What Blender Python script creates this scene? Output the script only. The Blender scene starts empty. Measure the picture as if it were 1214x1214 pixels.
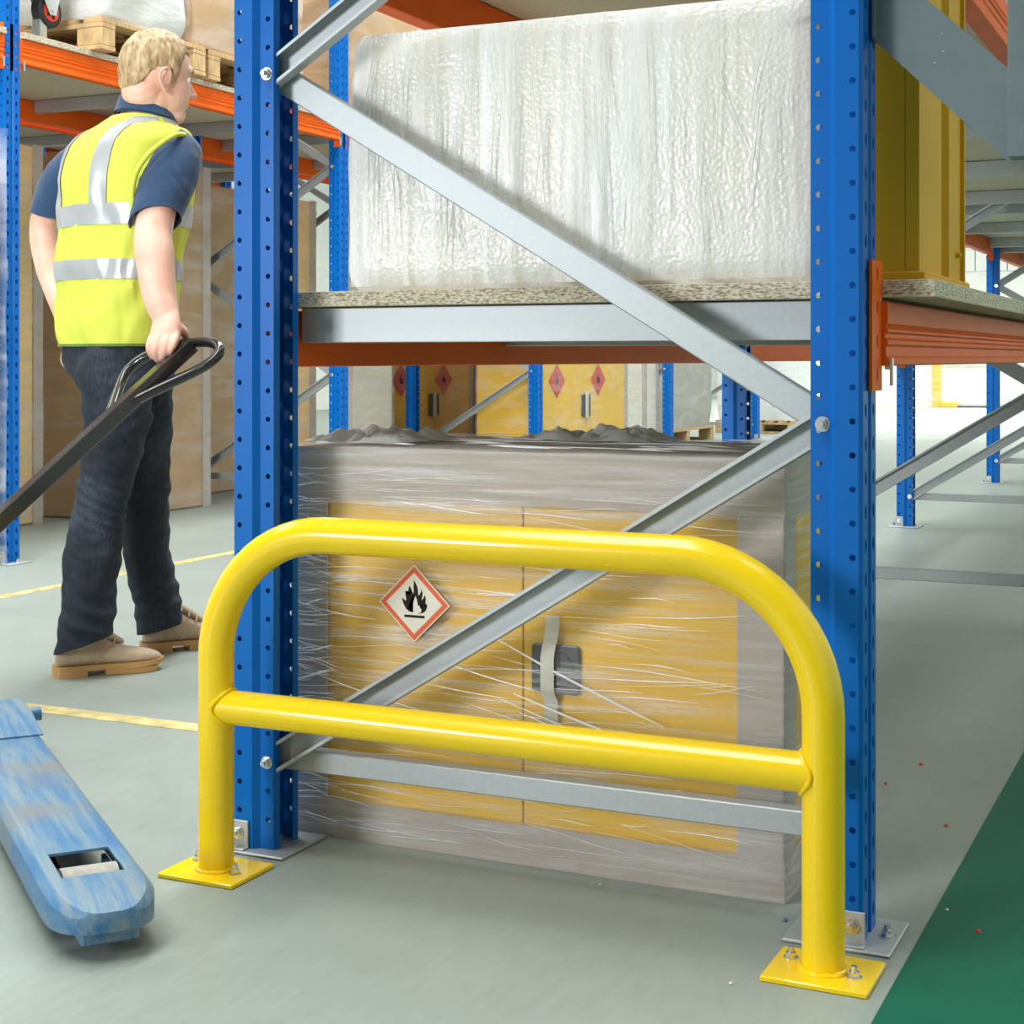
import bpy, bmesh, math, random
from mathutils import Vector, Matrix, noise
random.seed(7)
S = bpy.context.scene
COL = S.collection

# ------------------------------------------------------------------ camera, world, lights, exposure
YAW = 0.4366
cam_d = bpy.data.cameras.new('camera'); cam = bpy.data.objects.new('camera', cam_d); COL.objects.link(cam)
cam.location = (0, 0, 0.865); cam.rotation_euler = (math.pi/2, 0, YAW)
cam_d.sensor_width = 36; cam_d.lens = 1862/1214*36; cam_d.shift_y = -182.5/1214
cam_d.clip_end = 200
S.camera = cam
S.view_settings.view_transform = 'Standard'; S.view_settings.look = 'None'
S.view_settings.exposure = 0.06; S.view_settings.gamma = 1.0; S.view_settings.use_curve_mapping = False
try:
    S.cycles.use_denoising = True
    S.cycles.max_bounces = 8; S.cycles.transparent_max_bounces = 24
    S.cycles.caustics_reflective = False; S.cycles.caustics_refractive = False
    S.cycles.sample_clamp_indirect = 6
except Exception: pass
W = bpy.data.worlds.new('hall_daylight'); S.world = W; W.use_nodes = True
wn = W.node_tree; bgn = wn.nodes['Background']
bgn.inputs[0].default_value = (0.93, 0.97, 1.0, 1); bgn.inputs[1].default_value = 0.22

def area(name, loc, target, sx, sy, power, col=(1, 1, 1)):
    l = bpy.data.lights.new(name, 'AREA'); l.shape = 'RECTANGLE'; l.size = sx; l.size_y = sy
    l.energy = power; l.color = col
    o = bpy.data.objects.new(name, l); COL.objects.link(o); o.location = loc
    d = Vector(target) - Vector(loc)
    o.rotation_euler = d.to_track_quat('-Z', 'Y').to_euler()
    return o
area('rooflight_aisle', (-3.1, 5.0, 7.3), (-3.1, 5.0, 0), 2.2, 16, 1300, (0.98, 1, 0.98))
area('rooflight_outer', (-9.5, 8.0, 7.3), (-9.5, 8.0, 0), 2.0, 16, 600, (0.98, 1, 0.98))
area('rooflight_right', (1.6, 8.0, 7.3), (1.6, 8.0, 0), 1.6, 14, 230, (0.98, 1, 0.98))
far_l = area('rooflight_far', (-3.0, 25.0, 7.3), (-3.0, 25, 0), 14, 14, 2500, (1.0, 1, 0.96)); far_l.data.spread = math.radians(112)
area('studio_softbox', (-3.5, -2.0, 1.35), (-1.15, 2.4, 0.85), 1.0, 1.0, 108, (0.94, 0.97, 1.0))
fl_l = area('fill_aisle', (-2.2, -1.5, 2.1), (-4.6, 6.5, 1.1), 0.8, 0.8, 19, (1.0, 0.98, 0.95)); fl_l.data.spread = math.radians(48)  # extra fill lamp, added to brighten the goods and person in the aisle

# ------------------------------------------------------------------ helpers
def R_(v): return v
class MB:
    def __init__(s): s.v = []; s.f = []; s.m = []
    def add(s, vs, fs, mi=0):
        b = len(s.v); s.v += [tuple(p) for p in vs]
        for f in fs: s.f.append([b+i for i in f]); s.m.append(mi)
    def box(s, x0, x1, y0, y1, z0, z1, mi=0):
        vs = [(x, y, z) for z in (z0, z1) for y in (y0, y1) for x in (x0, x1)]
        s.add(vs, [(0, 2, 3, 1), (4, 5, 7, 6), (0, 1, 5, 4), (2, 6, 7, 3), (0, 4, 6, 2), (1, 3, 7, 5)], mi)
    def bbox(s, x0, x1, y0, y1, z0, z1, b=.004, mi=0):
        # box with chamfered vertical and horizontal edges
        def ring(i, z):
            return [(x0+i+b, y0+i, z), (x1-i-b, y0+i, z), (x1-i, y0+i+b, z), (x1-i, y1-i-b, z), (x1-i-b, y1-i, z), (x0+i+b, y1-i, z), (x0+i, y1-i-b, z), (x0+i, y0+i+b, z)]
        rs = [ring(b, z0), ring(0, z0+b), ring(0, z1-b), ring(b, z1)]
        s.loft(rs, mi=mi)
    def loft(s, rings, mi=0, caps=True, closed=True):
        n = len(rings[0]); b = len(s.v)
        for r in rings: s.v += [tuple(p) for p in r]
        for k in range(len(rings)-1):
            for i in range(n if closed else n-1):
                j = (i+1) % n
                s.f.append([b+k*n+i, b+k*n+j, b+(k+1)*n+j, b+(k+1)*n+i]); s.m.append(mi)
        if caps and closed:
            s.f.append([b+i for i in range(n)][::-1]); s.m.append(mi)
            s.f.append([b+(len(rings)-1)*n+i for i in range(n)]); s.m.append(mi)
    def tube(s, pts, r, n=12, mi=0, caps=True, closed=False):
        pts = [Vector(p) for p in pts]; rings = []
        N = len(pts); rr = r if isinstance(r, (list, tuple)) else [r]*N
        prev = None
        for i, p in enumerate(pts):
            if closed: t = pts[(i+1) % N]-pts[i-1]
            else: t = (pts[min(i+1, N-1)]-pts[max(i-1, 0)])
            t.normalize()
            if prev is None:
                a = Vector((0, 0, 1)) if abs(t.z) < .9 else Vector((1, 0, 0))
                u = t.cross(a).normalized()
            else:
                u = (prev - t*prev.dot(t)).normalized()
            prev = u; w = t.cross(u)
            rings.append([p+(u*math.cos(2*math.pi*k/n)+w*math.sin(2*math.pi*k/n))*rr[i] for k in range(n)])
        if closed: rings.append(rings[0])
        s.loft(rings, mi, caps and not closed)
    def cyl(s, p, q, r, n=16, mi=0): s.tube([p, q], r, n, mi)
    def prism(s, poly, axis, a0, a1, mi=0):
        # poly of (u, v); extruded along axis: 'x' -> (a,u,v), 'y' -> (u,a,v), 'z' -> (u,v,a)
        def P(u, v, a): return {'x': (a, u, v), 'y': (u, a, v), 'z': (u, v, a)}[axis]
        s.loft([[P(u, v, a0) for u, v in poly], [P(u, v, a1) for u, v in poly]], mi)
    def panel(s, fmap, u0, u1, z0, z1, uc=None, zc=0, pitch=.05, rx=.005, rz=.005, mi=0):
        # flat strip with a row of real holes
        if uc is None:
            s.add([fmap(u0, z0), fmap(u1, z0), fmap(u1, z1), fmap(u0, z1)], [(0, 1, 2, 3)], mi); return
        k0 = math.ceil((z0+rz+.002-zc)/pitch); k1 = math.floor((z1-rz-.002-zc)/pitch)
        zs = [zc+k*pitch for k in range(k0, k1+1)]
        lo = z0
        for i, c in enumerate(zs):
            hi = z1 if i == len(zs)-1 else c+pitch/2
            out = []
            cs = [(u0, lo), (u1, lo), (u1, hi), (u0, hi)]
            for q in range(4):
                a, b_ = cs[q], cs[(q+1) % 4]
                for t in range(3): out.append((a[0]+(b_[0]-a[0])*t/3, a[1]+(b_[1]-a[1])*t/3))
            inn = [(uc+rx*math.cos(math.radians(225+30*j)), c+rz*math.sin(math.radians(225+30*j))) for j in range(12)]
            s.add([fmap(*p) for p in out+inn], [(j, (j+1) % 12, 12+(j+1) % 12, 12+j) for j in range(12)], mi)
            lo = hi
    def mesh(s, name):
        me = bpy.data.meshes.new(name); me.from_pydata(s.v, [], s.f)
        me.polygons.foreach_set('material_index', s.m); me.update()
        return me
def weld(me, d=1e-5, recalc=True):
    b = bmesh.new(); b.from_mesh(me); bmesh.ops.remove_doubles(b, verts=b.verts, dist=d)
    if recalc: bmesh.ops.recalc_face_normals(b, faces=b.faces)
    b.to_mesh(me); b.free(); me.update(); return me
def smooth(me, ang=35):
    me.polygons.foreach_set('use_smooth', [True]*len(me.polygons))
    try: me.set_sharp_from_angle(angle=math.radians(ang))
    except Exception: pass
    me.update(); return me
def link(name, me, mats, parent=None, loc=None):
    o = bpy.data.objects.new(name, me); COL.objects.link(o)
    if mats is not None and len(me.materials) == 0:
        for m in (mats if isinstance(mats, (list, tuple)) else [mats]): me.materials.append(m)
    if parent: o.parent = parent
    if loc: o.location = loc
    return o
def put(name, mb, mats, parent=None, sm=35, loc=None, w=True):
    me = mb.mesh(name)
    if w: weld(me)
    if sm: smooth(me, sm)
    return link(name, me, mats, parent, loc)
def bake(me, mods):
    # apply modifiers to a mesh without operators
    o = bpy.data.objects.new('bake_tmp', me); COL.objects.link(o)
    for typ, kw in mods:
        m = o.modifiers.new('m', typ)
        for k, v in kw.items(): setattr(m, k, v)
    dg = bpy.context.evaluated_depsgraph_get(); dg.update()
    out = bpy.data.meshes.new_from_object(o.evaluated_get(dg), depsgraph=dg)
    bpy.data.objects.remove(o); return out
def empty(name, label, cat, loc=(0, 0, 0), rz=0, group=None):
    o = bpy.data.objects.new(name, None); COL.objects.link(o); o.location = loc; o.rotation_euler = (0, 0, rz)
    o.empty_display_size = .1
    return tag(o, label, cat, group)
def tag(o, label, cat, group=None):
    o['label'] = label; o['category'] = cat
    if group: o['group'] = group
    return o
def dup(root, loc, label=None, rz=None):
    r = root.copy(); COL.objects.link(r); r.location = loc
    if rz is not None: r.rotation_euler = (0, 0, rz)
    if label: r['label'] = label
    for ch in list(root.children):
        c = ch.copy(); COL.objects.link(c); c.parent = r
        for g in list(ch.children):
            d = g.copy(); COL.objects.link(d); d.parent = c
    return r
def struct(o): o['kind'] = 'structure'; return o

# ------------------------------------------------------------------ materials
def nt(name):
    m = bpy.data.materials.new(name); m.use_nodes = True
    t = m.node_tree; p = t.nodes['Principled BSDF']; return m, t, p
def nn(t, typ, **kw):
    n = t.nodes.new(typ)
    for k, v in kw.items():
        if k.startswith('i_'):
            key = k[2:]; key = int(key) if key.isdigit() else key
            n.inputs[key].default_value = v
        else: setattr(n, k, v)
    return n
def coords(t, scale=(1, 1, 1), which='Object', rot=(0, 0, 0)):
    c = nn(t, 'ShaderNodeTexCoord'); mp = nn(t, 'ShaderNodeMapping'); mp.inputs['Scale'].default_value = scale
    mp.inputs['Rotation'].default_value = rot
    t.links.new(c.outputs[which], mp.inputs[0]); return mp.outputs[0]
def ramp(t, fac, stops):
    r = nn(t, 'ShaderNodeValToRGB'); e = r.color_ramp.elements
    while len(e) < len(stops): e.new(.5)
    for el, (p, c) in zip(e, stops): el.position = p; el.color = (*c, 1) if len(c) == 3 else c
    t.links.new(fac, r.inputs[0]); return r.outputs[0]
def mat(name, col, rough=.5, metal=0, var=.06, vscale=8, stretch=(1, 1, 1), bump=0, bscale=60, coat=0, spec=.5, rvar=0, sheen=0):
    m, t, p = nt(name)
    p.inputs['Roughness'].default_value = rough; p.inputs['Metallic'].default_value = metal
    p.inputs['Specular IOR Level'].default_value = spec
    if coat: p.inputs['Coat Weight'].default_value = coat; p.inputs['Coat Roughness'].default_value = .05
    if sheen: p.inputs['Sheen Weight'].default_value = sheen
    n = nn(t, 'ShaderNodeTexNoise', i_Scale=vscale, i_Detail=4.0)
    t.links.new(coords(t, stretch), n.inputs['Vector'])
    lo = tuple(c*(1-var*1.6) for c in col); hi = tuple(min(1, c*(1+var*1.6)) for c in col)
    t.links.new(ramp(t, n.outputs['Fac'], [(.25, lo), (.75, hi)]), p.inputs['Base Color'])
    if rvar:
        mr = nn(t, 'ShaderNodeMapRange'); mr.inputs['To Min'].default_value = rough-rvar; mr.inputs['To Max'].default_value = rough+rvar
        t.links.new(n.outputs['Fac'], mr.inputs[0]); t.links.new(mr.outputs[0], p.inputs['Roughness'])
    if bump:
        b = nn(t, 'ShaderNodeTexNoise', i_Scale=bscale, i_Detail=5.0); t.links.new(coords(t, stretch), b.inputs['Vector'])
        bn = nn(t, 'ShaderNodeBump', i_Strength=bump, i_Distance=.01); t.links.new(b.outputs['Fac'], bn.inputs['Height'])
        t.links.new(bn.outputs[0], p.inputs['Normal'])
    return m
M = {}
M['blue'] = mat('blue_rack_paint', (.0, .135, .52), .36, var=.03, spec=.22)
M['orange'] = mat('orange_beam_paint', (.90, .14, .011), .45, var=.04, spec=.13)
M['galv'] = mat('galvanised_steel', (.47, .50, .515), .5, metal=.5, var=.035, vscale=90, rvar=.03)
M['zinc'] = mat('zinc_bolt_steel', (.72, .73, .74), .25, metal=.9, var=.05)
M['yellow'] = mat('yellow_guard_paint', (.97, .66, .006), .25, var=.015, coat=.35, spec=.35)
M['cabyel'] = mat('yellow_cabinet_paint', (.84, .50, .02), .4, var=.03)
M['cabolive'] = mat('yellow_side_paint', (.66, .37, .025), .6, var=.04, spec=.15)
M['card'] = mat('cardboard_grey', (.50, .43, .37), .75, var=.06, vscale=5, bump=.05)
M['cardbrown'] = mat('cardboard_brown', (.52, .33, .16), .7, var=.08, vscale=3)
M['wood'] = mat('pallet_timber', (.62, .42, .21), .75, var=.2, vscale=14, stretch=(1, 6, 1), bump=.15)
M['black'] = mat('black_gloss_paint', (.012, .013, .014), .22, var=.1, coat=.4)
M['rubber'] = mat('black_rubber', (.02, .02, .022), .6, var=.1)
M['plasticred'] = mat('red_plastic', (.75, .05, .01), .4, var=.05)
M['lock'] = mat('dark_grey_plastic', (.05, .05, .055), .35, var=.1)
M['tape'] = mat('frosted_tape', (.62, .60, .52), .35, var=.05)
M['greysteel'] = mat('grey_painted_steel', (.16, .205, .22), .45, var=.05, vscale=30)
M['white'] = mat('white_board', (.85, .86, .83), .6, var=.02)
M['wallgrey'] = mat('wall_cladding', (.22, .23, .23), .8, var=.04)
M['roofgrey'] = mat('roof_lining', (.35, .36, .35), .8, var=.03)
M['dark'] = mat('dark_gap', (.03, .02, .015), .8, var=.1)
M['stickorange'] = mat('sticker_orange_print', (.82, .12, .03), .4, var=.02)
M['stickwhite'] = mat('sticker_white_print', (.83, .78, .66), .4, var=.02)
M['stickblack'] = mat('sticker_black_print', (.03, .028, .022), .8, var=.05, spec=.05)
M['diamondred'] = mat('red_diamond_print', (.6, .05, .05), .5, var=.05)
M['glassgreen'] = mat('wire_grey', (.25, .28, .28), .5, metal=.5, var=.05)
M['roller'] = mat('dusty_polymer_roller', (.33, .32, .28), .7, var=.15, vscale=60)

def chipboard():
    m, t, p = nt('chipboard')
    v = nn(t, 'ShaderNodeTexVoronoi', i_Scale=170.0); t.links.new(coords(t, (.45, .45, 1.3)), v.inputs['Vector'])
    n = nn(t, 'ShaderNodeTexNoise', i_Scale=260.0, i_Detail=3.0); t.links.new(coords(t, (.5, .5, 1.4)), n.inputs['Vector'])
    # flaky on the cut edge, smooth on the face: geometry normal decides
    g = nn(t, 'ShaderNodeNewGeometry'); sx = nn(t, 'ShaderNodeSeparateXYZ'); t.links.new(g.outputs['Normal'], sx.inputs[0])
    ab = nn(t, 'ShaderNodeMath', operation='ABSOLUTE'); t.links.new(sx.outputs['Z'], ab.inputs[0])
    edge = ramp(t, n.outputs['Fac'], [(.34, (.22, .15, .08)), (.46, (.52, .44, .31)), (.62, (.74, .68, .55))])
    face = ramp(t, v.outputs['Distance'], [(0, (.55, .47, .34)), (.6, (.62, .55, .42))])
    mx = nn(t, 'ShaderNodeMix', data_type='RGBA'); t.links.new(ab.outputs[0], mx.inputs[0]); t.links.new(edge, mx.inputs[6]); t.links.new(face, mx.inputs[7])
    t.links.new(mx.outputs[2], p.inputs['Base Color']); p.inputs['Roughness'].default_value = .75
    return m
M['chip'] = chipboard()

def floor_mat(name, base, lo, hi):
    m, t, p = nt(name)
    n = nn(t, 'ShaderNodeTexNoise', i_Scale=1.3, i_Detail=8.0, i_Roughness=.65); t.links.new(coords(t), n.inputs['Vector'])
    n2 = nn(t, 'ShaderNodeTexNoise', i_Scale=55.0, i_Detail=4.0); t.links.new(coords(t, (1, .25, 1), rot=(0, 0, .5)), n2.inputs['Vector'])
    a = nn(t, 'ShaderNodeMath', operation='MULTIPLY_ADD'); a.inputs[1].default_value = .35; t.links.new(n2.outputs['Fac'], a.inputs[0]); 
    sc = nn(t, 'ShaderNodeMath', operation='MULTIPLY'); sc.inputs[1].default_value = .65; t.links.new(n.outputs['Fac'], sc.inputs[0]); t.links.new(sc.outputs[0], a.inputs[2])
    t.links.new(ramp(t, a.outputs[0], [(.3, lo), (.5, base), (.7, hi)]), p.inputs['Base Color'])
    p.inputs['Roughness'].default_value = .42; p.inputs['Specular IOR Level'].default_value = .22
    mr = nn(t, 'ShaderNodeMapRange'); mr.inputs['To Min'].default_value = .3; mr.inputs['To Max'].default_value = .6
    t.links.new(a.outputs[0], mr.inputs[0]); t.links.new(mr.outputs[0], p.inputs['Roughness'])
    bn = nn(t, 'ShaderNodeBump', i_Strength=.06, i_Distance=.004); t.links.new(n2.outputs['Fac'], bn.inputs['Height']); t.links.new(bn.outputs[0], p.inputs['Normal'])
    return m
M['floor'] = floor_mat('painted_concrete', (.305, .35, .32), (.26, .298, .27), (.35, .395, .365))
M['green'] = floor_mat('green_floor_paint', (.006, .125, .075), (.005, .105, .062), (.012, .15, .092))
M['lineyellow'] = mat('worn_yellow_line', (.60, .50, .22), .6, var=.25, vscale=18)

def film(name, lo=.08, hi=.6, stretch=(2.5, 2.5, 60), rough=.18, dens=(.45, .68), col=(.95, .96, 1.0), bump=.6):
    m, t, p = nt(name)
    p.inputs['Base Color'].default_value = (*col, 1); p.inputs['Roughness'].default_value = rough
    p.inputs['Specular IOR Level'].default_value = .8
    n = nn(t, 'ShaderNodeTexNoise', i_Scale=1.0, i_Detail=7.0, i_Roughness=.62, i_Distortion=.35); t.links.new(coords(t, stretch), n.inputs['Vector'])
    n0 = nn(t, 'ShaderNodeTexNoise', i_Scale=4.0, i_Detail=3.0); t.links.new(coords(t), n0.inputs['Vector'])
    mul = nn(t, 'ShaderNodeMath', operation='MULTIPLY_ADD'); mul.inputs[1].default_value = .35; mul.inputs[2].default_value = -.17
    t.links.new(n0.outputs['Fac'], mul.inputs[0])
    ad = nn(t, 'ShaderNodeMath', operation='ADD'); t.links.new(n.outputs['Fac'], ad.inputs[0]); t.links.new(mul.outputs[0], ad.inputs[1])
    fr = ramp(t, ad.outputs[0], [(dens[0], (lo,)*3), (dens[1], (hi,)*3)])
    tr = nn(t, 'ShaderNodeBsdfTransparent'); mx = nn(t, 'ShaderNodeMixShader')
    bn = nn(t, 'ShaderNodeBump', i_Strength=bump, i_Distance=.01); t.links.new(n.outputs['Fac'], bn.inputs['Height']); t.links.new(bn.outputs[0], p.inputs['Normal'])
    t.links.new(fr, mx.inputs[0]); t.links.new(tr.outputs[0], mx.inputs[1]); t.links.new(p.outputs[0], mx.inputs[2])
    t.links.new(mx.outputs[0], t.nodes['Material Output'].inputs[0]); return m
M['film'] = film('stretch_film', .07, .42, bump=.4)
M['filmv'] = film('stretch_film_upright', .06, .5, stretch=(24, 24, .6), dens=(.44, .72), bump=.10, rough=.34, col=(.97, .97, .98))
M['filmfar'] = film('stretch_film_far', .05, .32, stretch=(1.5, 1.5, 9), dens=(.45, .72))
M['strand'] = mat('film_strand', (.93, .93, .93), .15, var=.02, spec=.9)
M['crumple_'] = mat('crumpled_film', (.96, .97, .96), .3, var=.02, bump=.25, bscale=30, spec=.5)

def crumpled():
    m, t, p = nt('crumpled_film'); p.inputs['Base Color'].default_value = (.96, .97, .96, 1); p.inputs['Roughness'].default_value = .3
    tl_ = nn(t, 'ShaderNodeBsdfTranslucent'); tl_.inputs[0].default_value = (.96, .97, .96, 1)
    n = nn(t, 'ShaderNodeTexNoise', i_Scale=40.0, i_Detail=4.0); t.links.new(coords(t), n.inputs['Vector'])
    bn = nn(t, 'ShaderNodeBump', i_Strength=.3, i_Distance=.004); t.links.new(n.outputs['Fac'], bn.inputs['Height']); t.links.new(bn.outputs[0], p.inputs['Normal'])
    mx = nn(t, 'ShaderNodeMixShader'); mx.inputs[0].default_value = .5
    t.links.new(p.outputs[0], mx.inputs[1]); t.links.new(tl_.outputs[0], mx.inputs[2]); t.links.new(mx.outputs[0], t.nodes['Material Output'].inputs[0]); return m
M['crumple'] = crumpled()
def bubble():
    m, t, p = nt('bubble_wrap')
    n = nn(t, 'ShaderNodeTexNoise', i_Scale=1.0, i_Detail=5.0); t.links.new(coords(t, (18, 18, 1.6)), n.inputs['Vector'])
    v = nn(t, 'ShaderNodeTexVoronoi', i_Scale=150.0); v.feature = 'SMOOTH_F1'; t.links.new(coords(t), v.inputs['Vector'])
    t.links.new(ramp(t, n.outputs['Fac'], [(.3, (.84, .77, .66)), (.52, (.90, .86, .79)), (.7, (.94, .93, .90))]), p.inputs['Base Color'])
    p.inputs['Roughness'].default_value = .3; p.inputs['Specular IOR Level'].default_value = .6
    b1 = nn(t, 'ShaderNodeBump', i_Strength=.45, i_Distance=.003); t.links.new(v.outputs['Distance'], b1.inputs['Height'])
    b2 = nn(t, 'ShaderNodeBump', i_Strength=.3, i_Distance=.01); t.links.new(n.outputs['Fac'], b2.inputs['Height']); t.links.new(b1.outputs[0], b2.inputs['Normal'])
    t.links.new(b2.outputs[0], p.inputs['Normal']); return m
M['bubble'] = bubble()

def worn_blue():
    m, t, p = nt('worn_blue_truck_paint')
    n = nn(t, 'ShaderNodeTexNoise', i_Scale=26.0, i_Detail=9.0, i_Roughness=.72); t.links.new(coords(t, (.12, 1.8, 1)), n.inputs['Vector'])
    n2 = nn(t, 'ShaderNodeTexNoise', i_Scale=5.0, i_Detail=5.0); t.links.new(coords(t), n2.inputs['Vector'])
    c1 = ramp(t, n.outputs['Fac'], [(.32, (.025, .13, .34)), (.46, (.07, .19, .34)), (.58, (.17, .26, .32)), (.72, (.25, .255, .235))])
    c2 = ramp(t, n2.outputs['Fac'], [(.53, (0, 0, 0)), (.75, (.8, .8, .8))])
    mx = nn(t, 'ShaderNodeMix', data_type='RGBA'); t.links.new(c2, mx.inputs[0]); t.links.new(c1, mx.inputs[6]); mx.inputs[7].default_value = (.21, .20, .17, 1)
    t.links.new(mx.outputs[2], p.inputs['Base Color']); p.inputs['Roughness'].default_value = .45
    return m
M['truck'] = worn_blue()

# ------------------------------------------------------------------ setting
mb = MB(); mb.add([(-40, -6, 0), (12, -6, 0), (12, 70, 0), (-40, 70, 0)], [(0, 1, 2, 3)])
struct(put('floor', mb, M['floor'], sm=0))
mb = MB(); mb.box(-.44, 4.5, -3, 40, .0002, .0012)
struct(put('floor_marking_green', mb, M['green'], sm=0))
def line(name, x0, x1, y0, y1):
    mb = MB(); mb.box(x0, x1, y0, y1, .0002, .0012); struct(put(name, mb, M['lineyellow'], sm=0))
line('floor_line_across', -4.1, -1.75, 2.985, 3.05)
line('floor_line_aisle', -4.11, -4.05, 3.2, 16)
mb = MB(); mb.box(-30, 12, 34, 34.3, 0, 9)
struct(put('wall_back', mb, M['white'], sm=0))
mb = MB(); mb.box(-14.3, -14, -6, 34, 0, 9)
struct(put('wall_left', mb, M['white'], sm=0))
mb = MB(); mb.box(4.5, 4.8, -6, 34, 0, 9)
struct(put('wall_right', mb, M['white'], sm=0))
mb = MB(); mb.box(-30, 12, -6.3, -6, 0, 9)
struct(put('wall_front', mb, M['wallgrey'], sm=0))
mb = MB(); mb.box(-30, 12, -6.3, 34.3, 7.6, 7.7)
struct(put('ceiling', mb, M['roofgrey'], sm=0))

# ------------------------------------------------------------------ racking
UD, UW = .078, .095
def upright_mesh(name, ht, mirror):
    s = -1 if mirror else 1
    mb = MB()
    def seg(a, b, hole=None, zc=0, rx=.0048, rz=.0048):
        ln = math.dist(a, b)
        def fm(u, z):
            t = u/ln; return (s*(a[0]+(b[0]-a[0])*t), a[1]+(b[1]-a[1])*t, z)
        mb.panel(fm, 0, ln, .006, ht, hole, zc, .05, rx, rz)
    def half(f):
        za = .072; zb = .058
        seg(f(.078, .026), f(.078, .010)); seg(f(.078, .010), f(.050, .010), .012, zb)
        seg(f(.050, .010), f(.040, 0)); seg(f(.040, 0), f(.004, 0), .0265, za)
        seg(f(.004, 0), f(0, .004)); seg(f(0, .004), f(0, .036), .018, .087, .0055, .011)
        seg(f(0, .036), f(.007, .041)); seg(f(.007, .041), f(.007, .0475))
    half(lambda x, y: (x, y)); half(lambda x, y: (x, UW-y))
    me = mb.mesh(name); weld(me, 1e-5)
    me = bake(me, [('SOLIDIFY', dict(thickness=.0022, offset=0))])
    smooth(me, 30); me.name = name; me.materials.clear(); me.materials.append(M['blue']); return me
ME_UL = upright_mesh('upright_outer', 2.62, False); ME_UR = upright_mesh('upright_inner', 2.62, True)
ME_UL3 = upright_mesh('upright_tall_outer', 3.2, False); ME_UR3 = upright_mesh('upright_tall_inner', 3.2, True)

def channel(p, q, w, d, ydir, lip=.006):
    # C-section between p and q; web in the frame plane, flanges along ydir
    p, q = Vector(p), Vector(q); ax = (q-p).normalized(); yd = Vector((0, ydir, 0)); sd = ax.cross(Vector((0, 1, 0))).normalized()
    if sd.z < 0: sd = -sd
    prof = [(w/2-lip, d), (w/2-.001, d), (w/2, d-.001), (w/2, .002), (w/2-.002, 0), (-w/2+.002, 0), (-w/2, .002), (-w/2, d-.001), (-w/2+.001, d), (-w/2+lip, d)]
    mb = MB(); mb.loft([[a+sd*u+yd*v for u, v in prof] for a in (p, q)], caps=False, closed=False)
    me = mb.mesh('brace'); weld(me, 1e-6)
    me = bake(me, [('SOLIDIFY', dict(thickness=.0018, offset=-1))]); smooth(me, 25); me.name = 'brace'
    return me
def bolt_mb(mb, p, d, r=.0085, ln=.009, shaft=.006):
    p = Vector(p); d = Vector(d).normalized()
    mb.cyl(p, p+d*.0015, r*1.35, 16); mb.cyl(p+d*.0015, p+d*(.0015+ln*.75), r, 6); mb.cyl(p+d*ln*.8, p+d*(ln+shaft), r*.55, 10)
def foot_parts(root, x, up, s):
    # base plate, upstand bracket, anchor bolt
    mb = MB(); x0, x1 = sorted((x-s*.045, x+s*.115)); mb.bbox(x0, x1, -.022, .125, 0, .006, .002)
    put('base_plate', mb, M['galv'], up)
    mb = MB(); a, b = sorted((x-s*.006, x+s*.034)); mb.bbox(a, b, -.006, -.002, .006, .055, .001); mb.bbox(a, b, -.02, -.003, .006, .0095, .001)
    put('foot_bracket', mb, M['galv'], up)
    mb = MB(); bolt_mb(mb, (x+s*.014, -.006, .034), (0, -1, 0), .009); put('bracket_bolt', mb, M['zinc'], up)
    mb = MB(); bolt_mb(mb, (x-s*.026, .055, .006), (0, 0, 1), .009, .010, .006); put('anchor_bolt', mb, M['zinc'], up)
FW = 1.106
zB = [.158, .767, 1.362, 1.967, 2.55, 3.12]
def make_frame(label, loc, tall=False, group=None):
    t = empty('pallet_rack', label, 'rack', loc, 0, group)
    u1 = link('upright', ME_UL3 if tall else ME_UL, None, t); u2 = link('upright', ME_UR3 if tall else ME_UR, None, t, (FW, 0, 0))
    foot_parts(t, 0, u1, 1); foot_parts(t, 0, u2, -1)
    mb1 = MB(); mb2 = MB()
    xl, xr = .064, FW-.060
    zs = zB[:6] if tall else zB[:5]
    for i in range(len(zs)-1):
        a = (xl, 0, zs[i]) if i % 2 == 0 else (xr, 0, zs[i]); b = (xr, 0, zs[i+1]) if i % 2 == 0 else (xl, 0, zs[i+1])
        if i % 2 == 0: p, q = [Vector((v[0], .040, v[2])) for v in (a, b)]; yd = -1
        else: p, q = [Vector((v[0], .044, v[2])) for v in (a, b)]; yd = 1
        e = (q-p).normalized()*.008
        link('brace', channel(p-e, q+e, .046, .026, yd), M['galv'], t)
    link('brace', channel((xl-.012, .046, .158), (xr+.012, .046, .158), .038, .03, 1), M['galv'], t)
    for i, z in enumerate(zs):
        x = xl if i % 2 == 0 else xr
        mb = MB(); bolt_mb(mb, (x, .009, z), (0, -1, 0)); mb.cyl((x, .009, z), (x, .09, z), .005, 8)
        put('bolt', mb, M['zinc'], t)
    mb = MB(); bolt_mb(mb, (xr, .009, .158), (0, -1, 0)); mb.cyl((xr, .009, .158), (xr, .09, .158), .005, 8); put('bolt', mb, M['zinc'], t)
    return t
def dup_frame(src, loc, label, group=None):
    r = dup(src, loc, label)
    if group: r['group'] = group
    elif 'group' in r: del r['group']
    return r
X0 = -1.614
YF = [2.299, 5.15, 8.11, 11.19]
fr0 = make_frame('blue pallet rack end frame behind the yellow hoop guard, with galvanised bracing', (X0, YF[0], 0))
dup_frame(fr0, (X0, YF[1], 0), 'second blue rack frame of the near rack, its bracing seen right of the front post')
dup_frame(fr0, (X0, YF[2], 0), 'third blue rack frame, post standing on bright floor below the near orange beam')
dup_frame(fr0, (X0, YF[3], 0), 'farthest blue rack frame at the right edge, small orange beam end near its top')

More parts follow.
